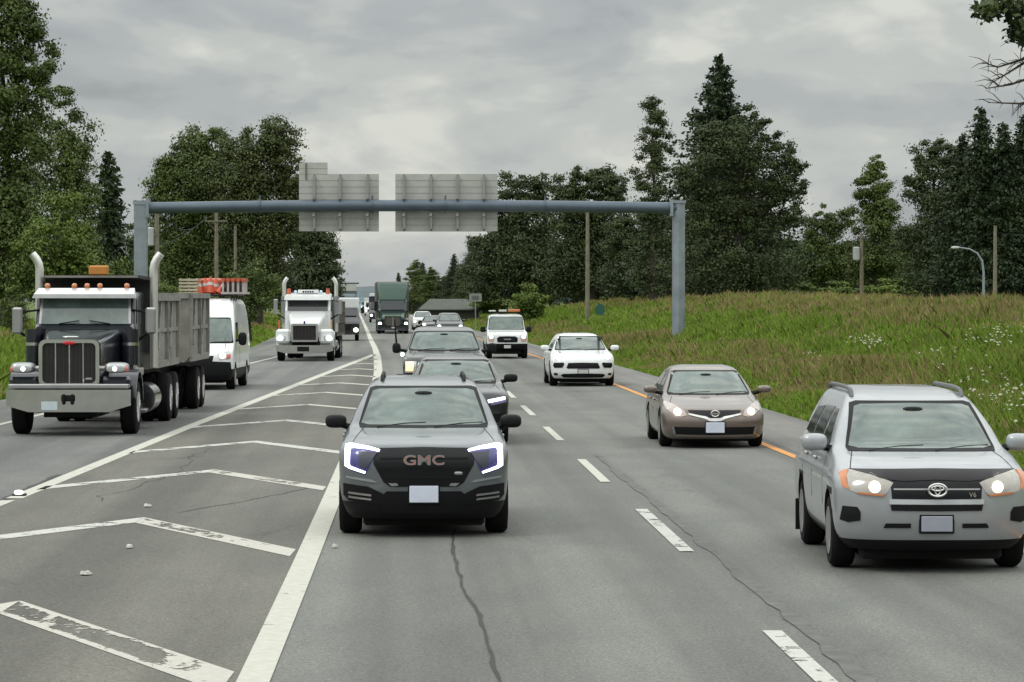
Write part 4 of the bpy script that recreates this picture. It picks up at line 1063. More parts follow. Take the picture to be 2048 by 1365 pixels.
def car(sp):
    root = empty(sp.get('name', 'car'), (sp['X'], sp['d'], 0), sp['yaw'], sp['label'], sp['cat'])
    L = sp['L']; r = sp.get('wr', .34); tw = sp.get('tw', .8); yw = sp.get('fo', .85); wb = sp.get('wb', 2.7); wd = sp.get('wd', .22)
    ws = [(s * tw, y, r, r + .055, .30) for s in (-1, 1) for y in (yw, yw + wb)]
    body, bvh = body_mesh('body', sp['keys'], root, sp['paint'], ws if sp.get('arches', True) else None, sp.get('dark_z', 0), exp=sp.get('exp', 3.0), sub=sp.get('sub', 3))
    for s in (-1, 1):
        for y in (yw, yw + wb): wheel(root, s * tw, y, r, wd, s, rimm=sp.get('rim'))
    P = lambda nm, poly, m, **k: patch(nm, bvh, poly, m, root, **k)
    ub = .115 if L < 5.1 else .2
    MB().box(-tw + wd * .6, tw - wd * .6, .35, L - .5, ub, ub + .3, .03).build('underbody_shade', UNDER, root)  # black box added low to deepen the shade beneath the car
    if 'windshield' in sp:
        w_ = P('windshield', sp['windshield'], GLASS, off=.010)
        xs = [p[0] for p in sp['windshield']]; zs = [p[1] for p in sp['windshield']]; x1 = max(xs); z0 = min(zs); z1 = max(zs); x2 = max(p[0] for p in sp['windshield'] if p[1] > z1 - .06)
        patch('windshield_seal', bvh, [(-x1 - .015, z0 - .014), (x1 + .015, z0 - .014), (x1 + .03, z0 + .02), (x2 + .035, z1 + .005), (x2 - .03, z1 + .025), (-x2 + .03, z1 + .025), (-x2 - .035, z1 + .005), (-x1 - .03, z0 + .02)], BLACK, w_, off=.005)
        if not sp.get('far'):
            for a in (-1, 0):
                xa = a * x1 * .92 + .12; patch_pts = [(xa, z0 - .01), (xa + .3, z0 + .025), (xa + x1 * .78, z0 + .035)]
                surf_tube('wiper', bvh, patch_pts, .011, BLACK, root, .02)
            MB().ell((0, surf_y(bvh, 0, z1 - .06) + .02, z1 - .07), (.11, .05, .045), .7, 12, 8).build('inner_mirror', BLACK, w_)
    for poly in sp.get('windows', []):
        for ax in ('l', 'r'): P('side_window', poly, GLASSD, axis=ax, off=.006)
    if 'grille' in sp:
        g_ = P('grille', sp['grille'], sp.get('grille_mat', GLOSSBLACK), off=.006)
        for q in sp.get('bars', []): patch('grille_bar', bvh, q[0], q[1], g_, off=.02, thick=.03)
    for nm, poly, m in sp.get('front', []): P(nm, poly, m, off=.012)
    for nm, poly, m in sp.get('front_sym', []):
        for fl in (False, True): P(nm, poly, m, off=.024 if nm in ('fog_light', 'tow_trim', 'intake_trim') else .012, flip=fl)
    if 'headlight' in sp:
        for fl in (False, True):
            h = P('headlight', sp['headlight'], sp.get('lens', LENS), off=.010, flip=fl)
            for nm, poly, m in sp.get('lamps', []): patch(nm, bvh, poly, m, h, off=.019, thick=.02, flip=fl, res=.05)
    if 'plate' in sp:
        x0, z0, z1, hw = sp['plate']
        y = surf_y(bvh, x0, (z0 + z1) / 2) - .035
        pl = MB().box(x0 - hw, x0 + hw, y, y + .02, z0, z1, .006).build('licence_plate', sp.get('plate_mat', PLATE), root, False)
        MB().box(x0 - hw - .02, x0 + hw + .02, y + .021, y + .05, z0 - .02, z1 + .02, .01).build('plate_holder', BLACK, pl, False)
    for fl in (-1, 1):
        mx, mz, my = sp.get('mirror', (.98, 1.15, 1.55)); mr = sp.get('mirror_r', (.13, .09, .075))
        mi = MB().ell((0, 0, 0), mr, .65, 18, 12).build('wing_mirror', sp.get('mirror_mat', sp['paint']), root); mi.location = (fl * mx, my, mz)
        MB().tube([(fl * -.02, .02, -.03), (fl * -(mx - sp['tw'] + .06), .05, -.09)], [.035, .045], 6).build('mirror_arm', BLACK, mi)
    if sp.get('rails'):
        y0, y1, x_, z_ = sp['rails']; rz_ = lambda y: (bvh.ray_cast(Vector((x_, y, 8)), Vector((0, 0, -1)))[0] or Vector((0, 0, 1.6))).z
        for fl in (-1, 1):
            pts = [(fl * x_, y0, rz_(y0) - .01)] + [(fl * x_, y0 + (y1 - y0) * u, rz_(y0 + (y1 - y0) * u) + z_) for u in (.04, .12, .3, .5, .7, .9, .96)] + [(fl * x_, y1, rz_(y1) - .01)]
            MB().tube(pts, .022, 8).build('roof_rail', sp.get('rail_mat', BLACK), root)
    if not sp.get('far'):
        # door seams and handles
        x1_, y1_, x2_, y2_ = sp.get('hood', (.76, .38, .66, 1.1))
        for s_ in (-1, 1):
            q = [(s_ * x1_, y1_), (s_ * (x1_ + .010), y1_), (s_ * (x2_ + .010), y2_), (s_ * x2_, y2_)]
            patch('hood_seam', bvh, q if s_ > 0 else q[::-1], BLACK, root, axis='t', off=.002, thick=.01, res=.15)
        for yy in sp.get('seams', []):
            for ax in ('l', 'r'): P('door_seam', [(yy - .006, .35), (yy + .006, .35), (yy + .006, sp.get('belt', 1.0)), (yy - .006, sp.get('belt', 1.0))], BLACK, axis=ax, off=.003, thick=.01, res=.2)
        for yy in sp.get('handles', []):
            for s_ in (-1, 1):
                h = bvh.ray_cast(Vector((s_ * 4, yy, sp.get('belt', 1.0) - .1)), Vector((-s_, 0, 0)))
                if h[0]: MB().ell((h[0].x + s_ * .02, yy, h[0].z), (.018, .09, .018), .7, 12, 8).build('door_handle', sp['paint'], root)
    return root, bvh

def rw(*p): return list(p)
def C_ellipse(cx, cz, rx, rz, n=14): return ring_x(cx, cz, rx, rz, n)

# --- grey SUV, nearest, between the white lines and the dashes
GREY = paint('paint_graphite', (0.15, 0.165, 0.18), 0.45, 0.28)
SUVK = [(.20, .14, 4.45, .78, .45, .3), (.26, .08, 4.52, .84, .5, .35), (.46, .02, 4.58, .90, .5, .4), (.62, 0, 4.6, .915, .5, .4), (.80, .0, 4.6, .92, .5, .4), (.93, .04, 4.6, .915, .5, .4), (.99, .10, 4.6, .90, .55, .4),
        (1.03, .24, 4.6, .885, .55, .4), (1.08, .55, 4.59, .87, .5, .4), (1.13, .95, 4.58, .85, .4, .4), (1.165, 1.16, 4.57, .82, .3, .4), (1.32, 1.42, 4.5, .755, .26, .35), (1.52, 1.80, 4.38, .655, .26, .3), (1.585, 1.98, 4.3, .61, .3, .3), (1.635, 2.3, 4.15, .53, .3, .3), (1.66, 2.7, 3.9, .40, .3, .3)]
WIN_SUV = [[(1.75, 1.16), (2.45, 1.16), (2.5, 1.45), (2.2, 1.45)], [(2.6, 1.16), (3.4, 1.16), (3.35, 1.45), (2.62, 1.46)], [(3.5, 1.18), (4.0, 1.22), (3.85, 1.42), (3.47, 1.44)]]
d0 = 32.15; Xg = -0.945
drl = [(.84, .985), (.79, 1.0), (.60, .975), (.47, .945), (.48, .925), (.60, .95), (.785, .968), (.795, .80), (.785, .775), (.62, .715), (.63, .695), (.79, .745), (.84, .775)]
red_, bv = car(dict(name='parked_car', X=Xg, d=d0, yaw=yaw_at(33), L=4.6, keys=SUVK, paint=GREY, tw=.80, wr=.355, wd=.24, fo=.88, wb=2.72, dark_z=.40,
    label='graphite grey SUV with glowing C-shaped headlights, nearest car left of the lane dashes', cat='car',
    windshield=[(0, 1.555), (-.50, 1.545), (-.57, 1.525), (-.69, 1.185), (-.60, 1.165), (0, 1.16), (.60, 1.165), (.69, 1.185), (.57, 1.525), (.50, 1.545)], windows=WIN_SUV,
    grille=sym([(0, .975), (.48, .965), (.545, .91), (.54, .80), (.43, .60), (.36, .555), (0, .555)]),
    bars=[(sym([(0, .865), (.47, .865), (.47, .85), (0, .85)]), BLACK), (sym([(0, .765), (.48, .765), (.48, .75), (0, .75)]), BLACK), (sym([(0, .665), (.42, .665), (.42, .65), (0, .65)]), BLACK)],
    headlight=[(.85, .99), (.79, 1.005), (.60, .985), (.455, .945), (.52, .89), (.62, .70), (.64, .685), (.80, .74), (.85, .77)], lens=mat('lens_smoked_fringe', (.06, .055, .22), .15, .2, coat=.8),  # smoked lens with the violet fringe of the lamp put into its colour
    lamps=[('daytime_light', drl, LAMPC), ('reflector', [(.70, .93), (.50, .915), (.62, .75), (.68, .77)], mat('reflector_grey', (.07, .075, .09), .3, .3))],
    front_sym=[('fog_inlet', [(.86, .585), (.60, .555), (.44, .48), (.40, .36), (.80, .40), (.86, .46)], BLACK), ('fog_light', [(.80, .50), (.56, .475), (.56, .455), (.80, .48)], SATIN), ('fog_light', [(.80, .455), (.56, .43), (.56, .41), (.80, .435)], SATIN),
               ('tow_trim', [(.38, .595), (.29, .595), (.27, .57), (.34, .565)], SATIN), ('bumper_crease', [(.83, .665), (.56, .63), (.50, .60), (.56, .605), (.83, .645)], paint('paint_graphite_lit', (.30, .32, .33)))],  # light caught along the bumper crease is painted as a paler body colour
    front=[('lower_bumper', sym([(0, .505), (.40, .505), (.45, .46), (.45, .27), (0, .27)]), BLACK)],
    plate=(0.0, .385, .565, .155), mirror=(.98, 1.20, 1.50), mirror_r=(.12, .10, .075), mirror_mat=BLACK, rails=(2.35, 4.1, .47, .04), seams=[1.55, 2.55, 3.45], handles=[2.4, 3.3], belt=1.1))
red_.name = 'grey_suv'
t_ = text_mesh('brand_letters', 'GMC', .145, CHROME, red_, (0, surf_y(bv, 0, .83) - .05, .795), .008, .004, 1.35)
t2 = text_mesh('letter_core', 'GMC', .145, RED, t_, (0, 0, .0085), .002, -.0045); t2.rotation_euler = (0, 0, 0)
text_mesh('badge_letters', 'AT4', .045, SATIN, red_, (.38, surf_y(bv, .38, .69) - .04, .685), .003) if False else None
MB().ell((.37, surf_y(bv, .37, .69) - .035, .70), (.045, .008, .018), .6, 12, 8).build('grille_badge', SATIN, red_)
MB().ell((-.08, surf_y(bv, -.1, 1.50) - .012, 1.47), (.018, .01, .012), 1, 10, 6).build('windshield_sticker', mat('sticker', (.7, .8, .7), .4), red_)

# --- silver SUV at the right
SILV = paint('paint_silver', (0.345, 0.36, 0.38), 0.35, 0.32)
K2 = [(.22, .14, 4.45, .78, .5, .3), (.28, .08, 4.52, .84, .5, .35), (.40, .03, 4.58, .90, .5, .4), (.58, 0, 4.6, .92, .5, .4), (.78, .01, 4.6, .925, .5, .4), (.87, .04, 4.6, .92, .55, .4), (.94, .13, 4.6, .90, .6, .4),
      (1.0, .32, 4.6, .885, .6, .4), (1.06, .62, 4.6, .87, .5, .4), (1.10, .92, 4.6, .85, .4, .4), (1.125, 1.08, 4.6, .83, .3, .4), (1.30, 1.38, 4.55, .76, .26, .35), (1.50, 1.76, 4.45, .66, .26, .3), (1.58, 1.98, 4.38, .61, .3, .3), (1.63, 2.3, 4.25, .55, .3, .3), (1.665, 2.8, 3.9, .42, .3, .3)]
WIN2 = [[(1.62, 1.13), (2.35, 1.12), (2.40, 1.47), (2.12, 1.47)], [(2.50, 1.12), (3.3, 1.12), (3.25, 1.47), (2.52, 1.48)], [(3.42, 1.14), (4.1, 1.18), (3.95, 1.43), (3.37, 1.46)]]
root, bv = car(dict(name='silver_suv', X=3.955, d=27.9, yaw=0.0, L=4.6, keys=K2, paint=SILV, tw=.80, wr=.35, wd=.225, fo=.88, wb=2.66, dark_z=.33,
    label='silver SUV with a black hood deflector, nearest car at the right edge', cat='car',
    windshield=[(0, 1.53), (-.50, 1.52), (-.565, 1.50), (-.69, 1.14), (-.60, 1.12), (0, 1.115), (.60, 1.12), (.69, 1.14), (.565, 1.50), (.50, 1.52)], windows=WIN2,
    grille=sym([(0, .885), (.43, .875), (.415, .705), (0, .70)]),
    bars=[(sym([(0, .80), (.40, .80), (.40, .785), (0, .785)]), SATIN)],
    headlight=[(.40, .85), (.60, .935), (.78, .965), (.87, .93), (.85, .80), (.70, .745), (.50, .725), (.46, .76)], lens=mat('lens_clear', (.36, .34, .31), .15, .3, coat=.8),
    lamps=[('lamp_bulb', C_ellipse(.57, .81, .052, .052), LAMPW), ('turn_lens', [(.785, .955), (.865, .925), (.85, .81), (.79, .785), (.815, .86)], AMBER), ('lens_edge', [(.74, .76), (.70, .745), (.50, .725), (.47, .75), (.50, .742), (.70, .762)], AMBER)],
    front=[('grille_slot', sym([(0, .65), (.43, .65), (.42, .595), (0, .59)]), GLOSSBLACK), ('upper_bar', sym([(0, .698), (.44, .70), (.44, .655), (0, .652)]), paint('paint_silver_bar', (.55, .57, .6))),
           ('hood_deflector', [(-.78, .962), (-.40, .965), (0, .97), (.40, .965), (.78, .962), (.62, .925), (.46, .875), (.30, .865), (0, .875), (-.30, .865), (-.46, .875), (-.62, .925)], mat('deflector_black', (.012, .010, .012), .3, spec=.3))],
    front_sym=[('fog_recess', [(.85, .63), (.73, .625), (.70, .58), (.70, .50), (.80, .48), (.87, .50)], BLACK), ('bumper_slot', [(.47, .475), (.24, .475), (.24, .435), (.49, .435)], BLACK)],
    plate=(0.0, .40, .545, .145), plate_mat=mat('plate_grey', (.30, .32, .37), .5), mirror=(1.0, 1.17, 1.42), mirror_r=(.125, .10, .085), rails=(2.15, 4.2, .55, .045), rail_mat=mat('rail_grey', (.09, .09, .10), .4), seams=[1.4, 2.45, 3.4], handles=[2.28, 3.2], belt=1.08))
y = surf_y(bv, 0, .79) - .06
mb = MB()
def torus_x(mb, cx, cz, rx, rz, y, r=.010):
    P = [(cx + rx * math.cos(a), y, cz + rz * math.sin(a)) for a in np.linspace(0, 2 * math.pi, 25)]
    return mb.tube(P, r, 6, False)
torus_x(mb, 0, .79, .085, .058, y, .011); torus_x(mb, 0, .806, .058, .022, y, .008); torus_x(mb, 0, .79, .024, .046, y, .008)
mb.build('emblem', CHROME, root)
text_mesh('badge_letters', 'V6', .06, CHROME, root, (.33, surf_y(bv, .33, .74) - .035, .725), .004, .001)
for s in (-1, 1):   # mudguard flaps
    MB().box(s * .72, s * .94, 3.98, 4.0, .12, .45, .005).build('mud_flap', BLACK, root, False)

# --- brown sedan
BRN = paint('paint_brown', (0.165, 0.130, 0.112), 0.4, 0.3)
K3 = [(.15, .14, 4.7, .76, .6, .4), (.20, .08, 4.75, .84, .65, .45), (.32, .02, 4.8, .885, .65, .45), (.46, 0, 4.82, .895, .65, .45), (.58, .04, 4.82, .895, .65, .45), (.66, .12, 4.82, .885, .65, .45), (.72, .28, 4.82, .875, .65, .45),
      (.80, .60, 4.8, .86, .55, .45), (.87, .98, 4.76, .84, .45, .45), (.915, 1.22, 4.72, .80, .35, .4), (1.02, 1.42, 4.35, .755, .30, .4), (1.20, 1.78, 3.85, .66, .28, .35), (1.30, 2.02, 3.6, .60, .3, .35), (1.36, 2.3, 3.35, .53, .3, .3), (1.395, 2.6, 3.1, .40, .25, .25)]
WIN3 = [[(1.80, .95), (2.55, .94), (2.55, 1.24), (2.2, 1.22)], [(2.65, .94), (3.45, .96), (3.25, 1.2), (2.68, 1.24)]]
root, bv = car(dict(name='brown_sedan', X=3.50, d=51.65, yaw=math.atan(.026), L=4.82, keys=K3, paint=BRN, tw=.785, wr=.325, wd=.215, fo=.95, wb=2.78, dark_z=.16,
    label='taupe brown sedan with lit lamps driving beside the yellow line', cat='car',
    windshield=[(0, 1.28), (-.50, 1.275), (-.56, 1.25), (-.70, .935), (-.60, .915), (0, .91), (.60, .915), (.70, .935), (.56, 1.25), (.50, 1.275)], windows=WIN3,
    grille=sym([(0, .655), (.46, .66), (.44, .62), (.17, .56), (.10, .52), (0, .515)]),
    bars=[(sym([(0, .52), (.09, .52), (.16, .55), (.46, .60), (.44, .575), (.18, .515), (.10, .475), (0, .47)]), CHROME)],
    headlight=[(.48, .57), (.52, .65), (.66, .74), (.81, .80), (.835, .77), (.80, .66), (.70, .59), (.58, .545)], lens=mat('lens_brownish', (.40, .33, .30), .15, .3, coat=.8),
    lamps=[('lamp_bulb', C_ellipse(.635, .625, .062, .055), LAMPW)],
    front=[('lower_intake', sym([(0, .37), (.70, .375), (.72, .33), (.66, .255), (0, .245)]), BLACK), ('lower_lip', sym([(0, .235), (.66, .245), (.72, .30), (.72, .28), (.67, .215), (0, .205)]), paint('paint_brown_lip', (.24, .21, .19)))],
    front_sym=[('intake_trim', [(.72, .375), (.69, .37), (.66, .27), (.69, .27)], SATIN)],
    plate=(.0, .275, .455, .16), mirror=(1.01, .985, 1.50), mirror_r=(.12, .10, .065), seams=[1.5, 2.6, 3.5], handles=[2.45, 3.35], belt=.88))
mb = MB(); y = surf_y(bv, 0, .61) - .05; torus_x(mb, 0, .605, .068, .05, y, .012); mb.box(-.085, .085, y - .012, y + .012, .592, .618); mb.build('emblem', CHROME, root)
# lit lamps are amber-tinted on its right side in the photograph
# --- white SUV
K4 = [(.20, .12, 4.6, .80, .6, .4), (.26, .06, 4.63, .88, .6, .45), (.42, .0, 4.67, .935, .6, .45), (.60, 0, 4.68, .955, .6, .45), (.78, .04, 4.68, .96, .6, .45), (.88, .16, 4.68, .95, .65, .45), (.95, .40, 4.68, .93, .6, .45),
      (1.0, .75, 4.67, .90, .5, .45), (1.045, 1.10, 4.66, .87, .4, .45), (1.08, 1.25, 4.64, .83, .3, .4), (1.20, 1.5, 4.5, .77, .28, .35), (1.38, 1.86, 4.3, .675, .28, .3), (1.46, 2.1, 4.2, .62, .3, .3), (1.53, 2.4, 4.0, .53, .3, .3), (1.56, 2.8, 3.7, .40, .3, .3)]
WIN4 = [[(1.85, 1.10), (2.5, 1.09), (2.5, 1.36), (2.25, 1.35)], [(2.6, 1.09), (3.4, 1.10), (3.3, 1.35), (2.62, 1.37)]]
root, bv = car(dict(name='white_suv', X=2.12, d=89.2, yaw=math.atan(.045), L=4.68, keys=K4, paint=WHITEP, tw=.84, wr=.36, wd=.24, fo=.88, wb=2.8, dark_z=.24,
    label='glossy white SUV with three dark front intakes, beside the yellow line', cat='car',
    windshield=[(0, 1.45), (-.54, 1.44), (-.60, 1.42), (-.745, 1.10), (-.65, 1.08), (0, 1.075), (.65, 1.08), (.745, 1.10), (.60, 1.42), (.54, 1.44)], windows=WIN4,
    grille=sym([(0, .71), (.44, .70), (.50, .56), (.46, .53), (0, .53)]),
    headlight=[(.60, .99), (.74, 1.01), (.87, .97), (.90, .86), (.82, .78), (.66, .80), (.59, .88)], lamps=[('lamp_bulb', C_ellipse(.735, .89, .10, .09), LAMPC)],
    front=[('lower_intake', sym([(0, .39), (.60, .375), (.66, .33), (.58, .27), (0, .26)]), GLOSSBLACK)],
    front_sym=[('side_intake', [(.86, .70), (.58, .71), (.56, .66), (.62, .56), (.84, .55), (.88, .62)], GLOSSBLACK), ('lower_slot', [(.86, .40), (.76, .40), (.74, .34), (.84, .33)], BLACK)],
    plate=(.0, .385, .50, .15), plate_mat=mat('plate_pale', (.5, .52, .5), .5), mirror=(1.06, 1.13, 1.55), mirror_r=(.13, .10, .08), seams=[1.6, 2.55, 3.45], handles=[2.4], belt=1.02))

# --- white utility pickup with a beacon bar
K5 = [(.40, .15, 5.2, .80, .2, .2), (.50, .05, 5.3, .88, .25, .2), (.70, .0, 5.3, .90, .25, .2), (.92, .0, 5.3, .90, .25, .2), (1.08, .05, 5.3, .895, .3, .2), (1.16, .25, 5.3, .88, .3, .2), (1.22, .9, 5.3, .86, .25, .2), (1.25, 1.15, 5.3, .84, .2, .2),
      (1.35, 1.28, 3.2, .83, .18, .2), (1.78, 1.62, 3.15, .76, .18, .2), (1.86, 1.74, 3.1, .73, .2, .2), (1.93, 2.0, 3.0, .66, .2, .2), (1.95, 2.2, 2.9, .5, .2, .2)]
root, bv = car(dict(name='utility_pickup', X=-.20, d=132.0, yaw=yaw_at(133), L=5.3, keys=K5, paint=WHITEP, tw=.78, wr=.39, wd=.26, fo=.85, wb=3.2, dark_z=.66, exp=4,
    label='white utility pickup with an amber beacon bar on its roof', cat='pickup truck',
    windshield=[(0, 1.82), (-.66, 1.81), (-.70, 1.79), (-.765, 1.32), (-.70, 1.28), (0, 1.275), (.70, 1.28), (.765, 1.32), (.70, 1.79), (.66, 1.81)], windows=[[(1.75, 1.32), (2.9, 1.32), (2.85, 1.75), (1.95, 1.75)]],
    grille=sym([(0, .99), (.36, .98), (.46, .90), (.44, .72), (0, .71)]), bars=[(sym([(0, .88), (.16, .88), (.16, .83), (0, .83)]), SATIN)],
    headlight=[(.56, 1.02), (.86, 1.0), (.86, .86), (.58, .86)], lamps=[('lamp_bulb', C_ellipse(.71, .95, .085, .07), LAMPW)],
    front=[('bumper', sym([(0, .66), (.88, .66), (.88, .44), (0, .42)]), BLACK)], front_sym=[('turn_lens', [(.84, .84), (.58, .84), (.62, .74), (.84, .76)], mat('turn_pink', (.6, .35, .3), .3))],
    plate=(0, .46, .60, .15), plate_mat=mat('plate_pale', (.5, .52, .5), .5), mirror=(1.02, 1.28, 1.45), mirror_r=(.12, .06, .13), mirror_mat=BLACK, far=True))
mb = MB(); mb.box(-.72, .72, 2.0, 2.12, 2.0, 2.05, .01); mb.box(-.7, -.66, 2.0, 2.1, 1.88, 2.0); mb.box(.66, .7, 2.0, 2.1, 1.88, 2.0); mb.build('roof_bar', BLACK, root, False)
MB().box(.12, .66, 1.95, 2.17, 2.06, 2.17, .03).build('beacon', AMBER, root)
MB().box(-.30, .06, 1.95, 2.17, 2.06, 2.15, .03).build('spotlight', mat('light_box', (.5, .52, .45), .3), root)
MB().box(-.75, -.42, 1.95, 2.17, 2.06, 2.13, .03).build('spotlight', mat('light_box', (.5, .52, .45), .3), root)

# --- dark crossover behind the grey SUV
DGR = paint('paint_dark_grey', (0.018, 0.020, 0.023), 0.15, 0.25)
K6 = [tuple([z * .93 if z < 1.2 else z * .93] + list(r_)) for z, *r_ in SUVK]
root, bv = car(dict(name='dark_crossover', X=-.96, d=52.9, yaw=yaw_at(54), L=4.5, keys=K6, paint=DGR, tw=.80, wr=.34, wd=.23, fo=.88, wb=2.65, dark_z=.36,
    label='dark grey crossover directly behind the nearest grey SUV, one bright lamp showing', cat='car',
    windshield=[(0, 1.45), (-.50, 1.44), (-.57, 1.42), (-.69, 1.105), (-.60, 1.085), (0, 1.08), (.60, 1.085), (.69, 1.105), (.57, 1.42), (.50, 1.44)], windows=[[(1.75, 1.08), (2.45, 1.08), (2.5, 1.33), (2.2, 1.33)], [(2.6, 1.08), (3.4, 1.08), (3.35, 1.33), (2.62, 1.34)]],
    grille=sym([(0, .80), (.45, .78), (.40, .55), (0, .52)]), headlight=[(.52, .80), (.84, .86), (.86, .76), (.60, .70)],
    lens=mat('lens_violet', (.16, .15, .3), .15, .3, coat=.8), lamps=[('daytime_light', [(.53, .795), (.83, .85), (.835, .80), (.55, .745)], LAMPC)],
    front_sym=[('fog_inlet', [(.84, .55), (.60, .55), (.58, .40), (.84, .42)], BLACK)], plate=(0, .38, .5, .15), mirror=(.99, 1.15, 1.5), mirror_r=(.125, .10, .075), mirror_mat=BLACK, belt=1.0, seams=[1.55]))

# --- dark pickup behind it, with a whip aerial
K7 = [(.35, .12, 5.6, .86, .4, .2), (.50, .04, 5.7, .94, .4, .2), (.80, .0, 5.7, .97, .4, .2), (1.05, .0, 5.7, .98, .4, .2), (1.18, .08, 5.7, .975, .4, .2), (1.26, .25, 5.7, .95, .4, .2), (1.32, .8, 5.7, .92, .35, .2), (1.37, 1.28, 5.7, .89, .3, .2),
      (1.48, 1.5, 3.9, .84, .24, .2), (1.78, 2.0, 3.8, .74, .24, .2), (1.86, 2.2, 3.7, .69, .28, .2), (1.91, 2.5, 3.6, .6, .28, .2), (1.93, 2.8, 3.5, .5, .28, .2)]
root, bv = car(dict(name='dark_pickup', X=-1.55, d=69.5, yaw=yaw_at(71), L=5.7, keys=K7, paint=paint('paint_gunmetal', (.018, .019, .021), .15, .25), tw=.85, wr=.40, wd=.27, fo=.95, wb=3.6, dark_z=.5,
    label='dark pickup with a tall aerial, second vehicle behind the nearest grey SUV', cat='pickup truck',
    windshield=[(0, 1.80), (-.60, 1.79), (-.67, 1.77), (-.81, 1.42), (-.72, 1.395), (0, 1.39), (.72, 1.395), (.81, 1.42), (.67, 1.77), (.60, 1.79)], windows=[[(2.1, 1.42), (3.6, 1.42), (3.5, 1.74), (2.4, 1.74)]],
    grille=sym([(0, 1.1), (.55, 1.1), (.52, .75), (0, .72)]), headlight=[(.66, 1.14), (.92, 1.14), (.93, .88), (.68, .88)], lamps=[('turn_light', [(.72, 1.12), (.90, 1.12), (.90, .92), (.74, .92)], LAMPO), ('lamp_bulb', C_ellipse(.80, 1.06, .05, .05), LAMPW)],
    mirror=(1.13, 1.43, 1.5), mirror_r=(.10, .06, .12), mirror_mat=BLACK, belt=1.3, plate=(0, .5, .64, .15)))
MB().tube([(-1.12, 1.5, 1.4), (-1.16, 1.5, 1.9), (-1.17, 1.5, 2.1)], [.03, .02, .012], 6).build('aerial', BLACK, root)
MB().ell((-.99, .4, 1.30), (.05, .05, .05), 1, 12, 8).build('marker_lamp', mat('marker_green', (.6, 1, .8), .3, emit=(.7, 1, .85), estr=2.5), root)

# --- far cars on the right lane
def far_car(d, offx, keys, pm, label, sc=1.0, lamp=LAMPW, name='distant_car', roof=None, zl=.72, X=None):
    z_ = [tuple([k[0] * sc] + list(k[1:])) for k in keys]
    zt = 1.555 * sc if keys is SUVK else 1.28; zb_ = 1.16 * sc if keys is SUVK else .91
    return car(dict(name=name, X=Wf(d) + offx if X is None else X, d=d, yaw=yaw_at(d), L=4.6, keys=z_, paint=pm, tw=.80, wr=.34, wd=.23, fo=.88, wb=2.7, dark_z=.3, label=label, cat='car', sub=2,
        windshield=[(0, zt), (-.56, zt - .03), (-.69, zb_ + .02), (0, zb_), (.69, zb_ + .02), (.56, zt - .03)], grille=sym([(0, .72), (.45, .7), (.4, .5), (0, .5)]),
        headlight=[(.50, zl - .06), (.84, zl - .02), (.86, zl + .10), (.56, zl + .07)], lamps=[('lamp_bulb', C_ellipse(.70, zl + .02, .11, .085), lamp)],
        front=[('lower_intake', sym([(0, .42), (.6, .4), (.6, .28), (0, .26)]), BLACK)], mirror=(.98, zb_ + .03, 1.5), far=True, arches=False))[0]
far_car(198, 0, SUVK, paint('paint_black', (.02, .022, .025), .3), 'far dark SUV with two cold lamps, left of the white utility pickup', 1.05, LAMPC, 'distant_suv', X=gx(900, 198), zl=.85)
far_car(262, 0, SUVK, WHITEP, 'far pale SUV to the left of the far dark SUV', .98, LAMPY, 'distant_suv', X=gx(846, 262), zl=.72)
far_car(236, 0, K3, paint('paint_black', (.02, .022, .025), .3), 'far low dark car between the pale and dark SUVs', 1, LAMPY, 'distant_car', X=gx(866, 236), zl=.66)

# ------------------------------------------------------------------ trucks
def truck_root(name, X, d, yaw, label, cat='truck'): return empty(name, (X, d, 0), yaw, label, cat)
def truck_wheel(root, x, y, s, r=.52, w=.30, rim=None): return wheel(root, x, y, r, w, s, .56, rim or SATIN, 8)
def dual(root, y, hx=1.05, r=.51, rim=None):
    for s in (-1, 1):
        truck_wheel(root, s * (hx - .02), y, s, r, .28, rim); truck_wheel(root, s * (hx - .36), y, s, r, .26, rim)
def stack(root, x, y, z0, z1, r=.085, m=None, curl=1):
    pts = [(x, y, z0), (x, y, z1 - .42), (x, y, z1 - .30)] + [(x - curl * a, y + b, z1 + c) for a, b, c in ((.02, .0, -.2), (.07, .0, -.10), (.15, .0, 0.0))]
    return MB().tube(pts, [r, r, r, r, r, r * .96], 14).build('exhaust_stack', m or CHROME, root)
def big_mirror(root, s, x, y, z0, z1, m=None, w=.13):
    o = MB().box(-w, w, -.06, .06, z0, z1, .035).build('wing_mirror', m or SATIN, root); o.location = (s * x, y, 0)
    MB().tube([(0, .06, z1 - .1), (-s * (x - .9), .25, z1 - .05)], .022, 6).build('mirror_arm', BLACK, o)
    MB().tube([(0, .06, z0 + .06), (-s * (x - .9), .25, z0 - .22)], .03, 6).build('mirror_arm', BLACK, o)
    MB().box(-w + .03, w - .03, .065, .075, z0 + .05, z1 - .05).build('mirror_glass', GLASSD, o, False)
def rr_rect(x0, x1, z0, z1, r, n=5):
    P = []
    for cx, cz, a0 in ((x1 - r, z1 - r, 0), (x0 + r, z1 - r, 90), (x0 + r, z0 + r, 180), (x1 - r, z0 + r, 270)):
        for i in range(n + 1):
            a = R(a0 + 90 * i / n); P.append((cx + r * math.cos(a), cz + r * math.sin(a)))
    return P
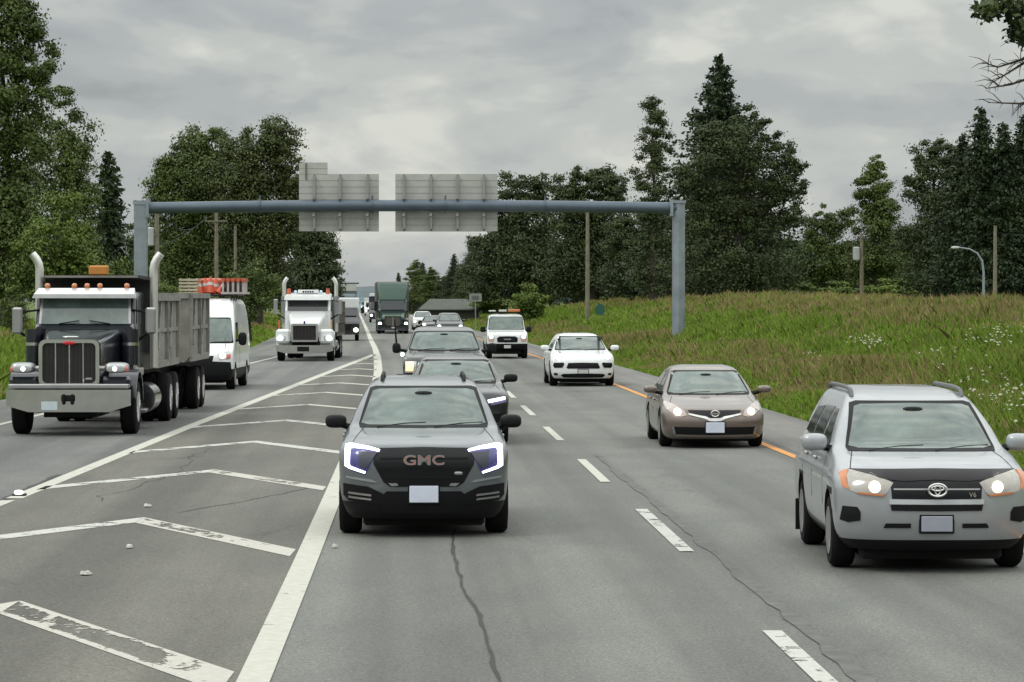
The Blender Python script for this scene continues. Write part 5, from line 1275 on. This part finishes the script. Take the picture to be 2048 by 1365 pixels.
def frame_ring(poly_o, poly_i, y0, y1, name, m, parent):
    n = len(poly_o); v = [(x, y0, z) for x, z in poly_o] + [(x, y0, z) for x, z in poly_i] + [(x, y1, z) for x, z in poly_o] + [(x, y1, z) for x, z in poly_i]
    f = []
    for i in range(n):
        j = (i + 1) % n
        f += [(i, j, n + j, n + i), (2 * n + i, 3 * n + i, 3 * n + j, 2 * n + j), (i, 2 * n + i, 2 * n + j, j), (n + i, n + j, 3 * n + j, 3 * n + i)]
    return mesh_obj(name, v, f, m, parent, True, 40)

# --- black dump truck
NAVY = paint('paint_black_blue', (.012, .014, .022), .2, .22)
DUMP = mat('dump_body_grey', (.25, .24, .215), .65, .1, var=.45, vscale=1.6)
DUMPD = mat('dump_body_dark', (.04, .04, .04), .7, var=.3)
RIMW = mat('rim_white', (.5, .5, .5), .4, .3)
tk = truck_root('dump_truck', -8.33, 56.3, .015, 'black long-nosed dump truck with chrome grille and bumper, at the left edge')
# bumper with tapered lower corners
mb = MB(); mb.prism([(-1.16, .88), (-1.16, .58), (-.75, .46), (.75, .46), (1.16, .58), (1.16, .88)], -.02, .10); mb.build('bumper', CHROME, tk, True, 30)
MB().box(-1.13, 1.13, .0, .30, .90, .985, .02).build('bumper_top', SATIN, tk)
MB().box(-.50, -.20, -.035, -.022, .50, .66).build('licence_plate', mat('plate_blueish', (.55, .63, .66), .4), tk, False)
mb = MB(); mb.box(-.13, .13, -.05, -.02, .66, .78, .02); mb.box(-.11, -.05, -.09, -.02, .60, .80, .02); mb.box(.05, .11, -.09, -.02, .60, .80, .02); mb.build('tow_hook', BLACK, tk)
gr = frame_ring(rr_rect(-.57, .57, .93, 1.82, .13), rr_rect(-.50, .50, 1.0, 1.755, .09), .10, .32, 'grille_surround', CHROME, tk)
g_ = MB().prism(rr_rect(-.50, .50, 1.0, 1.755, .09), .18, .30).build('grille', mat('grille_mesh', (.035, .03, .032), .5, .5), tk, True, 30)
mb = MB()
for x in (-.26, 0.0, .26): mb.box(x - .014, x + .014, .14, .19, 1.0, 1.755, .005)
mb.build('grille_bar', CHROME, g_)
mb = MB()
for i in range(40):
    x = -.485 + i * .0248; mb.box(x, x + .006, .165, .182, 1.01, 1.75)
mb.build('grille_louvre', mat('louvre', (.10, .095, .095), .4, .6), g_, False)
MB().ell((0, .10, 1.755), (.12, .02, .036), .9, 16, 8).build('badge', RED, tk)
MB().box(.30, .43, .13, .165, 1.06, 1.10, .01).build('badge', SATIN, tk)
MB().ell((0, .35, 1.87), (.16, .10, .02), .9).build('hood_ornament', CHROME, tk)
# hood: narrow at the grille, wide at the cab
def hood(root, m, y0, y1, w0, w1, zb, zt0, zt1, r=.14):
    rings = []
    for i in range(6):
        u = i / 5; w = w0 + (w1 - w0) * u ** 1.1; zt = zt0 + (zt1 - zt0) * u
        rings.append([(x, y0 + (y1 - y0) * u, z) for x, z in rr_rect(-w, w, zb, zt, min(r, w * .4))])
    return MB().loft(rings).build('hood', m, root, True, 40)
hood(tk, NAVY, .32, 2.35, .53, .80, .95, 1.80, 2.02)
def fender(root, m, x0, x1, yc, r, zc, z_low, thick=.05, y_front=None):
    """arched fender over a front wheel, swept between two x limits"""
    o = []; i_ = []
    for k in range(13):
        a = math.pi * (1 - k / 12); o.append((yc + (r + thick) * math.cos(a), zc + (r + thick) * math.sin(a) * .95)); i_.append((yc + r * math.cos(a), zc + r * math.sin(a) * .95))
    poly = [(yc - r - thick, z_low)] + o + [(yc + r + thick, z_low), (yc + r, z_low)] + i_[::-1] + [(yc - r, z_low)]
    n = len(poly); v = [(x0, y, z) for y, z in poly] + [(x1, y, z) for y, z in poly]
    f = [(i, (i + 1) % n, n + (i + 1) % n, n + i) for i in range(n)]
    m_ = len(o) + 2
    for k in range(m_ - 1):
        a, b = k, k + 1; c, d_ = n - 1 - k, n - 2 - k
        f.append((a, c, d_, b)); f.append((n + a, n + b, n + d_, n + c))
    return mesh_obj('fender', v, f, m, root, True, 40)
for s in (-1, 1):
    fender(tk, NAVY, s * .66, s * 1.21, 1.2, .60, .62, .70)
    MB().box(s * .58, s * 1.13, .14, .62, .92, 1.12, .06).build('fender_nose', NAVY, tk)
    hp = MB().ell((0, 0, 0), (.23, .20, .10), .6).build('headlight_pod', SATIN, tk); hp.location = (s * .88, .30, 1.29)
    MB().ell((0, -.16, -.01), (.185, .06, .075), .6).build('headlight', LENS, hp)
    MB().ell((-.02 * s, -.21, -.02), (.045, .03, .045), 1).build('lamp_bulb', LAMPY, hp)
    MB().ell((s * .19, -.12, -.03), (.04, .07, .06), .8).build('turn_lens', mat('lens_pinkred', (.6, .15, .15), .3), hp)
    MB().tube([(s * .57, .3, 1.28), (s * .75, .3, 1.28)], .04, 8).build('lamp_bracket', SATIN, tk)
    truck_wheel(tk, s * 1.03, 1.2, s, .52, .30, RIMW)
    ac = MB().tube([(s * .93, 2.05, 1.30), (s * .93, 2.05, 2.0)], .17, 18).build('air_cleaner', NAVY if True else CHROME, tk)
    MB().tube([(0, 0, 0), (0, 0, .06)], .178, 18).build('strap', CHROME, ac).location = (s * .93, 2.05, 1.68)
# cab
mb = MB(); mb.loft([[(x, 2.35 + .0, z) for x, z in rr_rect(-.96, .96, 1.0, 2.05, .08)], [(x, 2.5, z) for x, z in rr_rect(-.97, .97, 1.0, 2.12, .08)], [(x, 2.72, z) for x, z in rr_rect(-.97, .97, 1.0, 2.66, .10)], [(x, 2.85, z) for x, z in rr_rect(-.97, .97, 1.0, 2.72, .10)], [(x, 4.15, z) for x, z in rr_rect(-.97, .97, 1.0, 2.76, .10)]])
cab = mb.build('cab', NAVY, tk, True, 30)
def slab(pts, th, name, m, parent):
    a, b, c, d_ = [Vector(p) for p in pts]; n = (b - a).cross(d_ - a).normalized() * th
    return mesh_obj(name, [a, b, c, d_, a + n, b + n, c + n, d_ + n], [(0, 1, 2, 3), (7, 6, 5, 4), (0, 4, 5, 1), (1, 5, 6, 2), (2, 6, 7, 3), (3, 7, 4, 0)], m, parent, False)
ws = slab([(-.85, 2.44, 2.09), (.85, 2.44, 2.09), (.83, 2.66, 2.60), (-.83, 2.66, 2.60)], .02, 'windshield', GLASS, tk)
slab([(-.90, 2.455, 2.06), (.90, 2.455, 2.06), (.88, 2.685, 2.63), (-.88, 2.685, 2.63)], .012, 'windshield_frame', SATIN, ws)
MB().tube([(-.5, 2.40, 2.10), (-.1, 2.39, 2.16)], .012, 5).build('wiper', BLACK, tk); MB().tube([(.1, 2.39, 2.16), (.5, 2.40, 2.10)], .012, 5).build('wiper', BLACK, tk)
vs = MB(); vs.loft([[(-1.02, 2.36, 2.60), (1.02, 2.36, 2.60), (.98, 2.36, 2.68), (-.98, 2.36, 2.68)], [(-.96, 2.74, 2.70), (.96, 2.74, 2.70), (.94, 2.78, 2.80), (-.94, 2.78, 2.80)]]); vs.build('sun_visor', mat('visor_white', (.7, .7, .72), .25, .5), tk, False)
for x in (-.78, -.25, 0, .25, .78):
    MB().ell((x, 2.85, 2.84), (.055, .09, .055), .8, 12, 8).build('marker_lamp', AMBER, tk)
MB().box(.0, .38, 3.3, 3.6, 2.80, 2.80 + .02).build('beacon_mount', BLACK, tk, False)
for s in (-1, 1):
    MB().box(s * .975, s * .985, 2.80, 3.75, 2.10, 2.58).build('side_window', GLASSD, tk, False)
    big_mirror(tk, s, 1.30, 2.35, 1.90, 2.42, SATIN, .10)
    stack(tk, s * 1.15, 4.35, 1.2, 3.50, .085, mat('chrome_stack', (.7, .7, .66), .3, .7), -s if False else s * -1)
    MB().tube([(s * 1.02, 3.0, .62), (s * 1.02, 4.2, .62)], .30, 20).build('fuel_tank', CHROME, tk)
    MB().box(s * .80, s * 1.16, 2.75, 3.0, .35, .42, .02).build('step', SATIN, tk)
mb = MB(); mb.box(-.42, -.30, .4, 10.2, .55, .85); mb.box(.30, .42, .4, 10.2, .55, .85); mb.box(-.95, .95, 1.1, 1.3, .45, .6); mb.box(-.5, .5, .3, 2.3, .35, .95); mb.build('chassis', UNDER, tk, False)
def dump_box(root, y0, y1, hw, z0, z1, front_dark=False):
    mb = MB(); t_ = .06
    # tub with sloping lower side
    prof = [(-hw, z1), (-hw, z0 + .12), (-hw + .12, z0), (hw - .12, z0), (hw, z0 + .12), (hw, z1), (hw - t_, z1), (hw - t_, z0 + .15), (hw - .15, z0 + t_), (-hw + .15, z0 + t_), (-hw + t_, z0 + .15), (-hw + t_, z1)]
    n = len(prof); v = [(x, y0, z) for x, z in prof] + [(x, y1, z) for x, z in prof]
    f = [(i, n + i, n + (i + 1) % n, (i + 1) % n) for i in range(n)]
    mb.add(v, f)
    cap = [(-hw, z1), (-hw, z0 + .12), (-hw + .12, z0), (hw - .12, z0), (hw, z0 + .12), (hw, z1)]
    mb.prism(cap, y0 - .05, y0 - .001); mb.prism(cap, y1 + .001, y1 + .06)
    o = mb.build('dump_box', DUMP, root, False)
    rb = MB(); nr = 2
    for i in range(nr + 1):
        y = y0 + (y1 - y0) * i / nr
        for s in (-1, 1): rb.box(s * (hw + .003), s * (hw + .07), y - .05, y + .05, z0 + .12, z1 - .1)
    for s in (-1, 1): rb.box(s * (hw + .003), s * (hw + .06), y0 - .04, y1 + .05, z0 + .02, z0 + .16)
    for s in (-1, 1):
        rb.box(s * (hw + .003), s * (hw + .09), y0 - .04, y1 + .05, z1 - .11, z1 + .01)
        for z in (z0 + .80,): rb.box(s * (hw + .002), s * (hw + .04), y0, y1, z - .05, z + .03)
        for i in range(nr):
            ya = y0 + (y1 - y0) * (i + .25) / nr; yb = ya + .5; rb.tube([(s * (hw + .03), ya, z0 + .4), (s * (hw + .03), yb, z1 - .15)], .028, 5)
    rb.box(-hw, hw, y0 - .10, y0 - .052, z1 - .12, z1 + .01)
    rb.build('rib', mat('dump_rib', (.24, .235, .21), .65, var=.4), o, False)
    return o
dump_box(tk, 4.85, 9.6, 1.10, 1.15, 2.66)
# cab guard over the cab roof
mb = MB(); mb.loft([[(-.95, 3.55, 3.00), (.95, 3.55, 3.00), (.95, 3.55, 3.06), (-.95, 3.55, 3.06)], [(-1.10, 4.8, 2.95), (1.10, 4.8, 2.95), (1.10, 4.8, 3.02), (-1.10, 4.8, 3.02)]]); mb.box(-1.10, 1.10, 4.72, 4.8, 1.5, 3.0); mb.build('cab_guard', DUMPD, tk, False)
mb = MB(); mb.prism([(-.93, 3.052), (.93, 3.052), (.93, 3.01), (-.93, 3.01)], 3.48, 3.55); mb.build('guard_lip', DUMP, tk, False)
MB().box(-.12, .26, 4.0, 4.25, 3.06, 3.26, .03).build('beacon', mat('beacon_orange', (.50, .21, .04), .45), tk)
dual(tk, 7.3, 1.08, .51, RIMW); dual(tk, 8.65, 1.08, .51, RIMW)
mb = MB(); mb.box(-.9, .9, 9.65, 9.8, .5, .9); mb.box(-.1, .1, 9.8, 11.8, .6, .75); mb.build('hitch', BLACK, tk, False)
# pup trailer is its own thing
tr = truck_root('dump_trailer', -8.33 - 12.0 * .015, 56.3 + 11.8, .012, 'grey ribbed dump trailer towed behind the black dump truck', 'trailer')
dump_box(tr, 0, 4.3, 1.19, 1.15, 2.72)
mb = MB(); mb.box(-.5, .5, -.2, 4.2, .75, 1.1); mb.build('chassis', UNDER, tr, False)
dual(tr, 2.7, 1.02, .50, RIMW); dual(tr, 3.95, 1.02, .50, RIMW)
mb = MB(); mb.box(-1.0, 1.0, -.06, -.012, 2.45, 2.72); mb.build('tarp_roll', mat('tarp_grey', (.22, .21, .2), .8), tr, False)

# --- white van with roof load
KV = [(.28, .12, 5.8, .88, .4, .15), (.42, .03, 5.85, .97, .4, .15), (.70, .0, 5.9, .99, .4, .15), (.95, .02, 5.9, .99, .4, .15), (1.08, .10, 5.9, .985, .4, .15), (1.20, .35, 5.9, .98, .35, .15), (1.33, .72, 5.9, .97, .3, .15),
      (1.70, 1.0, 5.88, .95, .25, .15), (2.02, 1.28, 5.85, .92, .22, .15), (2.2, 1.45, 5.83, .89, .22, .15), (2.40, 1.7, 5.8, .85, .25, .15), (2.52, 1.95, 5.75, .80, .25, .2), (2.60, 2.3, 5.6, .70, .25, .2), (2.62, 2.6, 5.5, .5, .25, .2)]
vx, vd = -8.95, 85.4
root, bv = car(dict(name='white_van', X=vx, d=vd, yaw=0.0, L=5.9, keys=KV, paint=WHITEP, tw=.86, wr=.37, wd=.24, fo=.98, wb=3.66, dark_z=.62, exp=3.5,
    label='tall white van with a loaded roof rack, behind the grey dump trailer', cat='van',
    windshield=[(0, 2.04), (-.78, 2.02), (-.84, 1.97), (-.91, 1.42), (-.84, 1.36), (0, 1.34), (.84, 1.36), (.91, 1.42), (.84, 1.97), (.78, 2.02)], windows=[[(1.25, 1.42), (2.2, 1.42), (2.2, 1.92), (1.55, 1.92)]],
    grille=sym([(0, .98), (.45, .98), (.40, .72), (0, .70)]), headlight=[(.55, 1.02), (.86, 1.12), (.93, 1.05), (.90, .90), (.62, .86)], lamps=[('lamp_bulb', C_ellipse(.70, .98, .09, .075), LAMPW), ('turn_lens', [(.80, 1.0), (.92, 1.02), (.91, .90), (.82, .88)], mat('lens_pinkred', (.6, .15, .15), .3))],
    front=[('bumper', sym([(0, .84), (.92, .80), (.95, .45), (0, .40)]), BLACK)], mirror=(1.16, 1.45, 1.35), mirror_r=(.12, .08, .19), mirror_mat=BLACK, belt=1.35, seams=[1.15, 2.3], handles=[2.15], plate=(0, .5, .62, .16)))
MB().tube([(-.08, surf_y(bv, -.08, 1.40) - .02, 1.38), (.0, surf_y(bv, 0, 1.98) - .03, 1.98)], .03, 6).build('windshield_reflection', BLACK, root)  # dark upright reflection in the glass, built as a black tube
mb = MB()
for s in (-.8, .8): mb.tube([(s, 2.1, 2.70), (s, 5.6, 2.72)], .025, 6)
for y in (2.2, 3.0, 3.8, 4.6, 5.4): mb.tube([(-.8, y, 2.71), (.8, y, 2.71)], .022, 6); mb.tube([(-.8, y, 2.71), (-.72, y, 2.5)], .02, 5); mb.tube([(.8, y, 2.71), (.72, y, 2.5)], .02, 5)
mb.build('roof_rack', BLACK, root)
lz = 2.745
cr = empty('slatted_crate', (vx - .56, vd + 3.4, lz), 0, 'cream slatted crate at the left end of the van roof load', 'crate')
mb = MB()
for i in range(5): mb.box(-.29, .27, -.55, -.51, i * .098, i * .098 + .06); mb.box(-.29, .27, .51, .55, i * .098, i * .098 + .06); mb.box(-.29, -.25, -.5, .5, i * .098, i * .098 + .06); mb.box(.23, .27, -.5, .5, i * .098, i * .098 + .06)
for x in (-.27, -.03, .20): mb.box(x, x + .05, -.50, -.46, 0, .47)
mb.box(-.27, .25, -.5, .5, .005, .03)
mb.build('crate_slats', mat('cream_wood', (.42, .38, .27), .8, var=.3), cr, False)
def cone(x, y, z, lab, rot, tilt=0):
    o = empty('traffic_cone', (x, y, z), rot, lab, 'traffic cone', 'orange traffic cones on the van roof')
    o.rotation_euler = (tilt, 0, rot)
    MB().box(-.19, .19, -.19, .19, 0, .03, .01).build('cone_base', mat('cone_orange', (.55, .10, .045), .5), o)
    c = MB().tube([(0, 0, .03), (0, 0, .18), (0, 0, .32), (0, 0, .46)], [.15, .11, .072, .03], 16).build('cone_body', mat('cone_orange', (.55, .10, .045), .5), o)
    MB().tube([(0, 0, .22), (0, 0, .31)], [.103, .08], 16).build('reflective_band', mat('band_grey', (.5, .48, .46), .5), c)
labs = ['leftmost upright orange cone on the van roof', 'second orange cone from the left on the van roof', 'middle orange cone on the van roof, tallest of the heap', 'orange cone right of the middle one on the van roof', 'orange cone tipped against the barricade stack']
for i, (x, y, z, t_) in enumerate([(-.30, 3.1, 0, 0), (-.12, 3.35, .02, 0), (.05, 3.15, .05, 0), (.18, 3.5, 0, 0), (.33, 3.2, .02, .5)]):
    cone(vx + x, vd + y, lz + z, labs[i], i * .4, t_)
tb = empty('plastic_tub', (vx + .02, vd + 4.2, lz), 0, 'orange heaped tub behind the cones on the van roof', 'tub')
MB().loft([[(x, y, 0) for x, y in rr_rect(-.4, .32, -.35, .35, .08)], [(x, y, .36) for x, y in rr_rect(-.46, .38, -.4, .4, .08)]]).build('tub_body', mat('cone_dark', (.45, .10, .06), .6, var=.3), tb)
MB().ell((-.04, 0, .38), (.46, .34, .10), .7).build('tub_load', ORANGE, tb)
bs = empty('barricade_stack', (vx + .78, vd + 3.3, lz), 0, 'stack of orange topped grey barricades at the right end of the van roof load', 'barricades')
mb = MB()
for i in range(5): mb.box(-.36 + i * .15, -.30 + i * .15, -.5, .5, 0, .36)
mb.box(-.38, .38, -.52, .52, .0, .06)
mb.build('barricade_panel', mat('barricade_grey', (.42, .38, .36), .6, var=.3), bs, False)
mb = MB()
for i in range(5): mb.box(-.375 + i * .15, -.285 + i * .15, -.53, .53, .362, .47)
mb.box(-.40, -.385, -.53, .53, .1, .2); mb.build('orange_top', ORANGE, bs, False)

# --- white conventional truck
wt = truck_root('white_truck', -8.72, 126.0, 0.012, 'white long-nosed truck with two chrome stacks and orange roof lamps')
mb = MB(); mb.prism([(-1.2, .68), (-1.2, .45), (-.8, .34), (.8, .34), (1.2, .45), (1.2, .68)], -.02, .12); mb.build('bumper', CHROME, wt, True, 30)
MB().box(-.3, .2, -.05, -.025, .42, .62, .01).build('bumper_hook', BLACK, wt)
frame_ring(rr_rect(-.56, .56, .82, 1.58, .05), rr_rect(-.48, .48, .90, 1.50, .03), .08, .3, 'grille_surround', CHROME, wt)
g_ = MB().prism(rr_rect(-.48, .48, .90, 1.50, .03), .16, .28).build('grille', mat('grille_mesh', (.035, .03, .032), .5, .5), wt, True, 30)
mb = MB()
for i in range(16): x = -.45 + i * .06; mb.box(x, x + .012, .13, .165, .90, 1.50)
mb.build('grille_bar', mat('louvre', (.10, .095, .095), .4, .6), g_, False)
MB().box(-.04, .04, .04, .09, 1.56, 1.70, .01).build('badge', mat('badge_blue', (.05, .05, .2), .3), wt)
hd = MB(); hd.loft([[(x, .30, z) for x, z in rr_rect(-.60, .60, .95, 1.60, .12)], [(x, 1.2, z) for x, z in rr_rect(-.74, .74, .95, 1.86, .16)], [(x, 2.5, z) for x, z in rr_rect(-.80, .80, .95, 2.10, .16)]]); hd.build('hood', WHITEP, wt, True, 40)
for s in (-1, 1):
    fender(wt, WHITEP, s * .62, s * 1.22, 1.25, .62, .60, .62)
    fn = MB().box(s * .60, s * 1.22, .16, .66, .76, 1.36, .10).build('fender_nose', WHITEP, wt)
    hl = MB().box(-.17, .17, -.02, .04, -.10, .10, .03).build('headlight', LENS, wt); hl.location = (s * .98, .15, .98)
    MB().ell((s * .05, -.05, -.01), (.13, .04, .10), .9).build('lamp_bulb', LAMPC, hl)
    MB().box(s * 1.06, s * 1.14, .5, .58, 1.36, 1.72, .02).build('marker_post', ORANGE if s < 0 else mat('tan_marker', (.45, .33, .2), .5), wt)
    truck_wheel(wt, s * 1.05, 1.25, s, .52, .30, SATIN)
    stack(wt, s * 1.13, 4.4, 1.2, 3.55, .09, mat('chrome_stack', (.7, .7, .66), .3, .7), s)
    MB().tube([(s * 1.13, 4.4, 1.6), (s * 1.13, 4.4, 2.75)], .14, 14).build('heat_shield', SATIN, wt)
    big_mirror(wt, s, 1.38, 2.6, 1.95, 2.62, SATIN, .09)
    MB().box(s * .985, s * .995, 2.9, 3.8, 2.10, 2.55).build('side_window', GLASSD, wt, False)
    MB().tube([(s * 1.0, 2.8, .62), (s * 1.0, 4.1, .62)], .28, 16).build('fuel_tank', CHROME, wt)
mb = MB(); mb.loft([[(x, 2.5, z) for x, z in rr_rect(-.97, .97, .9, 2.15, .08)], [(x, 2.85, z) for x, z in rr_rect(-.97, .97, .9, 2.66, .10)], [(x, 3.1, z) for x, z in rr_rect(-.97, .97, .9, 2.86, .14)], [(x, 4.2, z) for x, z in rr_rect(-.97, .97, .9, 2.90, .14)]])
mb.build('cab', WHITEP, wt, True, 30)
ws = slab([(-.86, 2.47, 2.13), (.86, 2.47, 2.13), (.85, 2.77, 2.62), (-.85, 2.77, 2.62)], .02, 'windshield', GLASSD, wt)
mb = MB(); mb.loft([[(-1.0, 2.40, 2.58), (1.0, 2.40, 2.58), (.98, 2.44, 2.74), (-.98, 2.44, 2.74)], [(-.95, 2.95, 2.64), (.95, 2.95, 2.64), (.93, 3.0, 2.84), (-.93, 3.0, 2.84)]]); mb.build('sun_visor', WHITEP, wt, False)
mb = MB(); mb.box(-.45, .45, 3.0, 3.15, 2.86, 3.02, .02); sb = mb.build('roof_sign', WHITEP, wt)
mb = MB()
for i in range(5): mb.box(-.24 + i * .1, -.18 + i * .1, 2.985, 2.998, 2.90, 2.975)
mb.build('sign_marks', BLACK, sb, False)
for x in (-.84, .84): MB().tube([(x, 3.1, 2.86), (x, 3.1, 3.08)], [.10, .07], 12).build('beacon', ORANGE, wt)
for x in (-.55, .55): MB().ell((x, 3.0, 2.93), (.07, .07, .07), 1, 10, 8).build('roof_lamp', mat('lamp_blueish', (.6, .7, .8), .2, .3), wt)
mb = MB(); mb.box(-.45, .45, .4, 13, .55, .9); mb.build('chassis', UNDER, wt, False)
# flatbed with cage and dark load behind the cab
mb = MB(); mb.box(-1.15, 1.15, 4.8, 12.5, 1.0, 1.12)
for y in np.linspace(4.9, 12.4, 8): 
    for s in (-1, 1): mb.box(s * 1.12, s * 1.17, y - .04, y + .04, 1.1, 2.5)
for z in (1.6, 2.05, 2.5):
    for s in (-1, 1): mb.box(s * 1.11, s * 1.16, 4.8, 12.5, z - .03, z + .03)
mb.box(-1.15, 1.15, 4.75, 4.8, 1.1, 2.6)
mb.build('stake_bed', mat('stake_brown', (.11, .10, .085), .7, var=.4), wt, False)
mb = MB()
for i in range(6): mb.ell((-.45 + (i % 2) * .7, 5.8 + i * 1.15, 1.6 + .1 * (i % 3)), (.6, .65, .65), .6, 14, 10)
mb.build('bed_load', mat('dark_load', (.05, .05, .045), .8, var=.5), wt)
dual(wt, 7.6, 1.06, .51); dual(wt, 9.0, 1.06, .51)

# --- green semi truck
GRN = paint('paint_green', (.010, .036, .030), .2, .3)
gt = truck_root('green_semi_truck', gx(786, 231), 231.0, yaw_at(232), 'dark green tall sleeper truck between the white truck and the dark pickup')
frm = lambda y, w, z0, z1, r: [(x, y, z) for x, z in rr_rect(-w, w, z0, z1, r)]
mb = MB(); mb.loft([frm(0.05, .98, .30, .62, .1), frm(0.0, 1.15, .26, .72, .12), frm(.5, 1.22, .26, .72, .12)]); mb.build('bumper', mat('bumper_dark', (.015, .02, .025), .4), gt, True, 40)
mb = MB(); mb.loft([frm(.06, .70, .60, 1.30, .2), frm(.3, .84, .60, 1.42, .22), frm(1.1, .90, .60, 1.55, .22), frm(2.0, 1.0, .60, 1.74, .2)]); mb.build('hood', GRN, gt, True, 40)
g_ = MB().prism(rr_rect(-.56, .56, .62, 1.30, .2), -.02, .2).build('grille', mat('grille_brown', (.09, .08, .07), .5, .3), gt, True, 40)
MB().box(-.03, .03, -.04, -.021, .62, 1.28).build('grille_bar', SATIN, g_, False)
MB().prism([(-.68, 1.36), (.68, 1.36), (.55, 1.46), (-.55, 1.46)], .02, .3).build('hood_lip', mat('mint_trim', (.25, .36, .27), .3), gt, True, 40)
for s in (-1, 1):
    mb = MB(); mb.loft([frm(.2, .16, .62, 1.1, .12), frm(.7, .2, .62, 1.25, .12), frm(1.6, .2, .62, 1.15, .12)]); o = mb.build('fender', GRN, gt, True, 40); o.location = (s * 1.02, 0, 0)
    hl = MB().ell((0, 0, 0), (.17, .12, .14), .8).build('headlight', LENS, gt); hl.location = (s * 1.0, .22, .80)
    MB().ell((0, -.09, -.01), (.13, .05, .11), .9).build('lamp_bulb', LAMPY, hl)
    big_mirror(gt, s, 1.32, 2.1, 1.75, 2.5, BLACK, .10)
    truck_wheel(gt, s * 1.05, 1.3, s, .51, .3)
mb = MB(); mb.loft([frm(2.0, 1.05, .7, 1.80, .08), frm(2.5, 1.12, .7, 2.58, .12), frm(2.6, 1.13, .7, 2.66, .12), frm(4.2, 1.16, .7, 2.75, .12)]); mb.build('cab', GRN, gt, True, 30)
slab([(-.90, 1.98, 1.84), (.90, 1.98, 1.84), (.94, 2.46, 2.55), (-.94, 2.46, 2.55)], .03, 'windshield', GLASSD, gt)
mb = MB(); mb.loft([frm(2.42, 1.0, 2.56, 2.66, .04), frm(2.9, 1.14, 2.56, 3.45, .15), frm(3.6, 1.2, 2.56, 3.92, .15), frm(4.6, 1.22, 1.0, 3.98, .1)]); mb.build('roof_fairing', mat('fairing_green', (.04, .078, .062), .45, .2), gt, True, 30)
MB().box(-.12, .12, -.06, -.04, .42, .54).build('licence_plate', mat('plate_pale', (.5, .52, .5), .5), gt, False)
mb = MB(); mb.box(-.42, .42, 1, 8.5, .55, .9); mb.build('chassis', UNDER, gt, False)
dual(gt, 6.3, 1.06, .51); dual(gt, 7.6, 1.06, .51)
tr = truck_root('box_trailer', gt.location.x + 5.2 * heading(236), 236.4, yaw_at(245), 'grey box trailer pulled by the dark green truck', 'trailer')
MB().box(-1.29, 1.29, 0, 14.5, 1.1, 4.05, .05).build('trailer_box', mat('trailer_grey', (.12, .125, .12), .5), tr, False)
MB().box(-.5, .5, .2, 14, .8, 1.1).build('chassis', UNDER, tr, False)
dual(tr, 11.8, 1.08, .5); dual(tr, 13.0, 1.08, .5)

# --- distant trucks and vans, a few pixels each
def far_truck(X, d, body, wind, top, label, name, lampm=LAMPC, w=1.2, h=3.0, cabz=2.4, capm=None, cat='truck', zl=.85):
    o = truck_root(name, X, d, yaw_at(d), label, cat)
    mb = MB(); mb.loft([frm(.05, w * .93, .45, .95, .08), frm(0, w * .97, .4, 1.1, .1), frm(.25, w, .4, 1.3, .12), frm(.9, w, .4, 1.55, .1), frm(1.4, w * .95, .4, cabz, .15), frm(2.4, w * .95, .4, cabz + .05, .15)]); mb.build('cab', body, o, True, 35)
    slab([(-w * .82, .86, 1.58), (w * .82, .86, 1.58), (w * .80, 1.34, cabz - .12), (-w * .80, 1.34, cabz - .12)], .03, 'windshield', wind, o)
    MB().box(-w * .5, w * .5, -.03, .04, .7, 1.05, .02).build('grille', BLACK, o)
    MB().box(-w, w, 2.5, 7.5, .9, h, .06).build('cargo_box', top, o, False)
    if capm: MB().box(-w * .95, w * .95, 2.35, 3.4, h + .003, h + .35, .05).build('roof_cap', capm, o, False)
    for s in (-1, 1):
        hl = MB().ell((0, 0, 0), (.17, .08, .13), .8, 12, 8).build('headlight', LENS, o); hl.location = (s * w * .78, 0, zl)
        MB().ell((0, -.05, 0), (.16, .05, .14), .9, 12, 8).build('lamp_bulb', lampm, hl)
        truck_wheel(o, s * (w - .17), 1.1, s, .42, .25); truck_wheel(o, s * (w - .17), 5.9, s, .42, .25)
        m_ = MB().box(-.1, .1, -.04, .04, -.2, .2, .03).build('wing_mirror', BLACK, o); m_.location = (s * (w + .2), 1.0, 1.95)
    return o
DKBLUE = paint('paint_dark_blue', (.02, .022, .05), .3)
far_truck(Wf(191) - 1.75, 190, paint('paint_black', (.02, .022, .025), .3), GLASSD, WHITEP, 'far black-fronted van with a white box, right behind the white truck', 'distant_van', h=2.75, w=1.05, cabz=2.1, cat='van', lampm=LAMPY, zl=.70)
far_truck(Wf(400) - 1.9, 400, DKBLUE, GLASSD, DKBLUE, 'far dark blue truck left of the solid white line', 'distant_truck', h=3.1, lampm=LAMPY)
far_truck(Wf(350) + 1.85, 350, paint('paint_black', (.02, .022, .025), .3), GLASSD, mat('box_navy', (.03, .03, .06), .5), 'far dark truck with a white roof cap, peeking out left of the green truck', 'distant_truck', h=3.05, capm=WHITEP)
far_truck(Wf(510) + 1.85, 510, WHITEP, GLASSD, mat('box_cream', (.55, .55, .45), .6), 'far cream box truck, last bright one before the horizon', 'distant_truck', h=3.0, lampm=LAMPC)
far_truck(Wf(800) + 1.85, 800, mat('pale_blue_cab', (.3, .4, .5), .5), GLASSD, mat('box_blue', (.25, .35, .45), .6), 'tiny bluish truck at the vanishing point', 'distant_truck', h=3.4)
far_truck(Wf(640) - 1.9, 640, WHITEP, GLASSD, WHITEP, 'tiny white truck left of the white line near the vanishing point', 'distant_truck', h=2.9)
